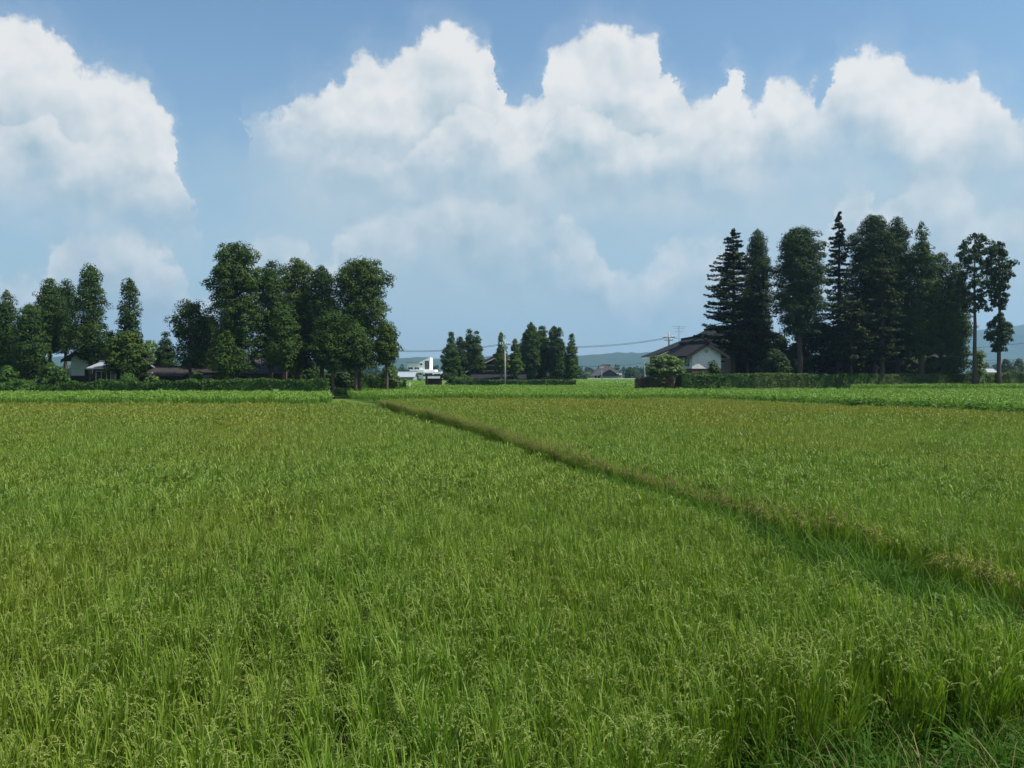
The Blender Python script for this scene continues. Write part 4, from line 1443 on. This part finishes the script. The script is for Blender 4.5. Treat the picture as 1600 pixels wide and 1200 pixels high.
o, w, e = shed('farm_shed', 'dark farm shed with a pale tin roof edge right of the storehouse', 146, 206, 93.5, 568, 575, 5, 'tin', 'timber_dark')
for x0 in (-w + .3, -w + 1.8, .3):
    window(o, None, x0, x0 + 1.0, .8, e - .35, 0, 'fascia')
o, w, e = shed('low_house', 'low tiled roof between the shed and the flat-topped young cedar', 214, 284, 96, 576, 587, 5, 'tile_brown', 'timber_dark', cat='house')
window(o, None, -1.2, .4, .7, e - .3, 0, 'timber')
o, w, e = shed('low_house', 'long brown tiled roof under the flat-topped young cedar', 283, 352, 98, 561, 580, 6, 'tile_brown', 'brown_wall', cat='house')
window(o, None, -1.4, 1.0, .7, e - .4, 0, 'timber')
o, w, e = shed('low_house', 'dark tiled farmhouse roof behind the trunk of the tallest left cedar', 352, 440, 99, 560, 582, 7, 'tile_grey', 'brown_wall', cat='house')
window(o, None, -2.4, -.2, .7, e - .4, 0, 'timber')
m = MB(); a = at(233, 590, 90.5); b_ = at(238, 582, 90.3)
m.tube([(a.x, a.y, TERR), (a.x, a.y, a.z), (b_.x, b_.y, b_.z)], .05, 6)
tag(m.build('bamboo_stake', M['fascia']), 'pale stake leaning above the left hedge', 'stake')

# far farmhouse
D = 152.0
W = 2 * px(44, D)
ap = EYE + px(HOR - 555, D) - TERR; rise = px(21, D)
fh = gable_house('farmhouse', 'brown timbered farmhouse with a broad gable behind the far row of cedars', gpt(781, D), math.radians(6), W, 11, ap - rise, rise, over=1.1, over_y=1.0, wall='brown_wall', roof='tile_black', barge='fascia')
pent_roof(fh, -W / 2, W / 2, 0, 9, ap - rise - .9, .8, 1.7, 'tile_black')
for z, ins in ((ap - rise + .45, 2.2), (ap - rise - .45, .0)):
    m = MB(); m.box(-W / 2 + ins, W / 2 - ins, -.06, 0, z, z + .2); m.build('tie_beam', M['fascia'], fh)
m = MB(); m.box(-.16, .16, -.08, 0, ap - rise - .4, ap - .5); m.build('king_post', M['fascia'], fh)
for x0 in (-3.6, -1.2, 1.4):
    window(fh, None, x0, x0 + 1.9, .5, 1.9, 0, 'fascia')
o, w, e = shed('low_house', 'long low wing right of the far farmhouse behind the cedars', 820, 893, 153, 578, 587, 5, 'tile_black', 'brown_wall', cat='house')
for x0 in (-3, -1, 1.2):
    window(o, None, x0, x0 + 1.2, .5, e - .3, 0, 'fascia')
o, w, e = shed('low_house', 'low dark eave in front of the far farmhouse', 740, 818, 145, 588, 591, 3, 'tile_black', 'brown_wall', cat='house')

# wayside shed
D = 134.0
ws = empty('wayside_shed', gpt(677, D)); tag(ws, 'small open dark shed with a flat roof on a row of stones', 'shed')
w = px(12.5, D); zt = EYE + px(HOR - 587, D) - TERR
m = MB(); m.box(-w - .3, w + .3, -.5, 2.1, zt - .05, zt + .18); m.build('roof', M['timber_dark'], ws)
for x in (-w + .1, w - .1):
    for y_ in (.0, 1.7):
        m = MB(); m.box(x - .07, x + .07, y_ - .07, y_ + .07, .2, zt - .05); m.build('post', M['timber_dark'], ws)
m = MB(); m.box(-w + .2, w - .2, 1.6, 1.68, .2, zt - .4); m.build('back_panel', M['timber'], ws)
m = MB(); m.box(-w + .3, w - .3, .9, 1.5, .2, .7); m.build('bench', M['timber'], ws)
rs = np.random.default_rng(9)
for k in range(11):
    m = MB(); x = -w - .2 + (2 * w + .4) * k / 10
    s = rs.uniform(.15, .24)
    m.tube([(x, -.3, 0.5), (x + rs.normal(0, .02), -.3, .5 + s), (x, -.3, .5 + s * 1.8)], [s, s * 1.15, s * .5], 7)
    m.build('base_stone', M['stone'], ws)
m = MB(); m.box(-w - .35, w + .35, -.5, 1.9, -.1, .55); m.build('plinth', M['stone'], ws)

# white modern building
D = 262.0
wb = empty('white_building', gpt(655, D)); tag(wb, 'white modern building with a slanting tower and dark windows', 'building')


def bz(v): return EYE + px(HOR - v, D) - TERR
def bxx(u): return px(u - 655, D)


m = MB()
m.prism([(bxx(636), bz(577.5)), (bxx(672), bz(577.5)), (bxx(672), bz(558.3)), (bxx(656), bz(565.5)), (bxx(636), bz(566.5))], 0, 9)
m.build('upper_storey', M['white_paint'], wb)
m = MB(); m.box(bxx(640), bxx(680), -.4, 10, bz(582.3), bz(577.5)); m.build('middle_storey', M['white_paint'], wb)
m = MB(); m.box(bxx(662), bxx(690), -.9, 8, bz(592), bz(580.6)); m.build('side_wing', M['white_paint'], wb)
m = MB(); m.box(bxx(644), bxx(662), .5, 9, -.3, bz(582.3)); m.build('ground_storey', M['white_paint'], wb)
m = MB(); m.box(bxx(632), bxx(656), -.5, 9.2, bz(566.4), bz(565.6)); m.build('roof_edge', M['tin'], wb)
for (u0, u1, v0, v1, y_) in ((638, 645, 577, 574, 0), (648, 655, 577, 574, 0), (656.5, 660, 570.6, 567.6, 0), (664, 670.4, 577, 563.5, 0), (644.3, 648.5, 586, 582.9, .5), (651.5, 658.3, 586, 582.9, .5), (664, 676, 586.5, 583, -.9), (679, 688, 586.5, 584, -.9)):
    window(wb, None, bxx(u0), bxx(u1), bz(v0), bz(v1), y_, 'white_paint')
shrub(650, 252, 8, 590.5, 'row of low bushes below the white modern building', None, 'hedge', seed=120, base=0, k=30, leaf=.3)
o, w, e = shed('grey_shed', 'low grey-blue tin building left of the white modern one', 612, 645, 240, 582, 589, 12, 'tin', 'tin')

# far tiled house
D = 330.0
fa = empty('tiled_house', gpt(948, D)); tag(fa, 'distant grey tiled house with stacked gables below the blue hills', 'house')


def fz(v): return EYE + px(HOR - v, D) - TERR
def fx(u): return px(u - 948, D)


m = MB(); m.box(fx(928), fx(968), 0, 9, -.2, fz(585)); m.build('wall', M['plaster'], fa)
m = MB()
m.add([(fx(922), -1.5, fz(587)), (fx(975), -1.5, fz(587)), (fx(975), 10.5, fz(587)), (fx(922), 10.5, fz(587)), (fx(943), 4, fz(570)), (fx(955), 4, fz(571)), (fx(955), 5.5, fz(571)), (fx(943), 5.5, fz(570))],
      [(3, 2, 1, 0), (0, 1, 5, 4), (1, 2, 6, 5), (2, 3, 7, 6), (3, 0, 4, 7), (4, 5, 6, 7)])
rf = m.build('roof', M['tile_grey'], fa)
m = MB(); m.box(fx(942), fx(956), 4.4, 5.1, fz(571), fz(569.4)); m.build('ridge', M['tile_black'], rf)
m = MB()
m.prism([(fx(939), fz(588)), (fx(963), fz(588)), (fx(963), fz(585.5)), (fx(951), fz(579)), (fx(939), fz(585.5))], -3.0, 3)
m.build('front_wing', M['tile_grey'], fa)
for s in (-1, 1):
    m = MB(); xe = fx(951 + s * 15)
    poly = [(xe, fz(587.2)), (fx(951), fz(578.6)), (fx(951), fz(577.6)), (xe, fz(586.2))]
    m.prism(poly if s < 0 else poly[::-1], -3.8, 3.5)
    m.build('roof_slope', M['tile_black'], fa)
for (u0, u1) in ((961.5, 965), (967, 970.5)):
    m = MB(); m.box(fx(u0), fx(u1), -1.9, -1.5, fz(586), fz(583)); m.build('white_panel', M['white_paint'], fa)
for u0 in (929, 934):
    window(fa, None, fx(u0), fx(u0 + 3.5), .8, 2.0, 0, 'fascia')
# guard rail
gr = empty('guard_rail', gpt(960, 300)); tag(gr, 'long white guard rail in front of the distant tiled house', 'guard rail')
m = MB(); x0, x1 = px(-42, 300), px(40, 300)
m.box(x0, x1, -.06, .06, .75, 1.15); m.build('rail', M['white_paint'], gr)
for k in range(9):
    m = MB(); x = x0 + (x1 - x0) * k / 8
    m.box(x - .08, x + .08, .061, .2, 0, 1.1); m.build('post', M['white_paint'], gr)
# small white buildings at the right edge
o, w, e = shed('white_hut', 'small white hut seen past the rightmost bare trunk', 1543, 1554, 190, 577, 581, 3, 'tin', 'white_paint')
window(o, None, -.3, .3, .8, 1.6, 0, 'timber_dark')

# posts in the field
for (u, v0, v1, d, lab) in ((640, 597.5, 605, 128, 'short white post in the field left of the wayside shed'), (653.5, 602, 605.5, 128, 'shorter white stub in the field left of the wayside shed')):
    p = at(u, v0, d)
    m = MB(); m.prism([(-.10, 0), (.10, 0), (.10, p.z - TERR - .06), (0, p.z - TERR), (-.10, p.z - TERR - .06)], -.08, .08)
    o = m.build('marker_post', M['white_paint']); o.location = (p.x, d, TERR); tag(o, lab, 'post', 'white marker posts')

# ------------------------------------------------------------------ utility poles and wires
PG = 'utility poles'


def pole(u, vtop, d, label, arms=(), r=.15, zg=TERR, ang=0.0):
    p = at(u, vtop, d)
    o = empty('utility_pole', (p.x, d, zg), ang)
    tag(o, label, 'utility pole', PG)
    H = p.z - zg
    m = MB(); m.tube([(0, 0, -.3), (0, 0, H * .5), (0, 0, H)], [r, r * .85, r * .68], 10); m.build('shaft', M['concrete'], o, smooth=True)
    for (dz, w) in arms:
        m = MB(); m.box(-w, w, -r * .75 - .09, -r * .75, H - dz - .05, H - dz + .05)
        a = m.build('crossarm', M['steel'], o)
        for x in (-w * .92, -w * .5, w * .5, w * .92):
            i = MB(); i.tube([(x, -r * .75 - .045, H - dz + .05), (x, -r * .75 - .045, H - dz + .14), (x, -r * .75 - .045, H - dz + .26)], [.05, .075, .04], 8)
            i.build('insulator', M['white_paint'], a)
    return o


def cable(name, a, b, sag, label, r=.035):
    a = Vector(a); b = Vector(b)
    m = MB()
    pts = []
    for i in range(25):
        t = i / 24
        q = a.lerp(b, t); q.z -= sag * 4 * t * (1 - t)
        pts.append(q)
    m.tube(pts, r, 5)
    return tag(m.build(name, M['wire'], smooth=True), label, 'cable', 'overhead cables')


pole(789, 533, 133, 'grey concrete utility pole in front of the far farmhouse', ((.45, .7),), .15)
pole(1045, 519, 131, 'utility pole with a crossarm rising behind the cream house roof', ((.75, .9), (1.15, .6)), .16)
pole(520, 536, 131, 'utility pole hidden among the cedars of the left grove', ((.6, .8),), .15)
pole(940, 572, 290, 'thin distant utility pole in front of the tiled house', ((.5, .6),), .16)
pole(1007, 558, 280, 'thin distant utility pole left of the garden tree', ((.5, .7),), .15)
pole(1008, 582, 112, 'short white post left of the reddish hedge', (), .07)
for k in (0, 1):
    cable('overhead_cable', at(520, 538 + 1.2 * k, 131), at(789, 536.5 + 1.5 * k, 133), 1.0, ('upper' if k == 0 else 'lower') + ' cable between the left grove and the grey utility pole', .024)
    cable('overhead_cable', at(789, 536.5 + 1.5 * k, 133), at(1045, 527 + 1.5 * k, 131), .85, ('upper' if k == 0 else 'lower') + ' cable from the grey utility pole up to the crossarm pole', .024)
cable('overhead_cable', at(1045, 527, 131), at(1210, 535, 150), .5, 'cable running from the crossarm pole behind the layered fir', .02)
cable('overhead_cable', at(880, 571, 295), at(1007, 567, 280), .6, 'distant cable across the blue hills beside the tiled house', .035)
cable('overhead_cable', at(1440, 546, 190), at(1700, 520, 170), .8, 'upper cable in front of the hill at the right edge', .03)
cable('overhead_cable', at(1440, 561, 190), at(1700, 556, 175), .5, 'middle cable in front of the hill at the right edge', .026)
cable('overhead_cable', at(1440, 565, 190), at(1700, 561, 175), .5, 'lowest cable in front of the hill at the right edge', .026)

# ------------------------------------------------------------------ far trees and hills
rf_ = np.random.default_rng(77)


def far_wood(name, u0, u1, d, vt, vb, n, label, mat='cedar_cool'):
    us = rf_.uniform(u0, u1, n)
    C, S = [], []
    for u in us:
        dd = d + rf_.uniform(-30, 30)
        H = EYE + px(HOR - rf_.uniform(vt, vb), dd) - TERR
        x = px(u - 800, dd)
        r = rf_.uniform(.3, .5) * H
        for k in range(7):
            t = k / 6
            C.append((x + rf_.normal(0, r * .35), dd + rf_.normal(0, r * .35), TERR + H * (.12 + .8 * t))); S.append((r * (1 - .5 * t),) * 2 + (r * .55,))
    V = clumps(np.array(C), np.array(S), 26, .75 * d / 600, rf_)
    tag(link(name, tri_mesh(name, V), M[mat]), label, 'trees', kind='stuff')


far_wood('treeline', 560, 1130, 620, 571, 583, 150, 'hazy line of far trees below the central hills')
far_wood('treeline', -120, 560, 640, 570, 583, 150, 'hazy line of far trees behind the left farm')
far_wood('treeline', 1130, 1750, 600, 566, 582, 150, 'hazy line of far trees behind the right grove')
for i, (u, vt, d, hw, lab) in enumerate([(1572, 562, 300, 8, 'dark hazy cedar low beside the rightmost bare trunk'), (1592, 561, 320, 7, 'hazy pointed cedar at the right edge of the picture'), (1583, 572, 290, 8, 'low hazy bush between two far cedars at the right edge'),
                                         (906, 577, 380, 7, 'small hazy tree right of the far row of cedars'), (985, 574, 360, 9, 'hazy round tree right of the tiled house'), (917, 582, 350, 8, 'pale hazy bush left of the tiled house')]):
    shrub(u, d, hw, vt, lab, 'far hazy trees', 'cedar_cool' if i != 5 else 'broadleaf', seed=200 + i, name='far_tree', cat='tree', base=0, leaf=.4, clump=.9, k=40)


def hills(name, pts, d, depth, seed, rough):
    """a wooded ridge: crest line from the photograph's skyline at its own distance, falling away on both sides"""
    rng = np.random.default_rng(seed)
    us = np.linspace(pts[0][0], pts[-1][0], 260)
    crest = np.interp(us, [p[0] for p in pts], [p[1] for p in pts])
    nu, nd = len(us), 30
    v = []
    hgt = EYE + (HOR - crest) / FOC * d
    ph = rng.uniform(0, 6.28, 12)
    for j in range(nd):
        q = j / (nd - 1)
        y = d - depth * .5 + depth * q
        s = math.sin(math.pi * min(q / .55 * .5, .5)) if q < .55 else math.cos(math.pi * .5 * (q - .55) / .45)
        for i in range(nu):
            x = (us[i] - 800) / FOC * d
            spur = 1 + .35 * (1 - s) * math.sin(x * .012 + y * .006 + ph[0]) + .2 * (1 - s) * math.sin(x * .031 + ph[1])
            z = hgt[i] * s * spur
            z += rough * s * (math.sin(x * .045 + ph[2]) * math.sin(y * .05 + ph[3]) + .6 * math.sin(x * .11 + ph[4] + y * .03) + .5 * rng.normal()) 
            v.append((x, y, max(z, -.2) if 0 < j < nd - 1 else -.2))
    f = []
    for j in range(nd - 1):
        for i in range(nu - 1):
            a = j * nu + i
            f += [(a, a + 1, a + nu + 1), (a, a + nu + 1, a + nu)]
    tag(link(name, np_mesh(name, v, f), M['forest']), kind='structure')


M['forest'] = leafy('hill_forest', (.012, .030, .014), (.030, .055, .022), transl=0, rough=.9, scale=.03, rnd=0, spec=.05)
hills('hills', [(-900, 562), (-300, 566), (0, 560), (200, 556), (420, 560), (560, 563), (625, 562), (640, 559), (660, 558), (690, 561), (740, 558), (790, 555), (850, 557), (905, 556), (935, 554), (965, 551), (995, 552), (1030, 549), (1055, 547), (1090, 551), (1150, 556), (1300, 560), (1700, 562), (2300, 566)], 3100, 1300, 3, 2.4)
hills('hills', [(1000, 580), (1180, 560), (1350, 535), (1480, 520), (1545, 515), (1570, 511), (1600, 508), (1680, 498), (1800, 505), (2000, 520), (2400, 545)], 3900, 1500, 4, 3.0)

# ------------------------------------------------------------------ summer haze
m = MB(); m.box(-4600, 5600, -120, 4800, -1.2, 262)
me = bpy.data.meshes.new('haze')
me.from_pydata(m.v, [], m.f); me.update()
mt, b, out = new_mat('haze_air')
pv = b.n('ShaderNodeVolumePrincipled')
pv.inputs['Color'].default_value = (.42, .70, 1.0, 1)
pv.inputs['Density'].default_value = HAZE
pv.inputs['Anisotropy'].default_value = .2
b.put(out.inputs['Volume'], pv.outputs[0])
tag(link('haze', me, mt), 'thin blue summer haze over the whole plain', 'haze', kind='stuff')
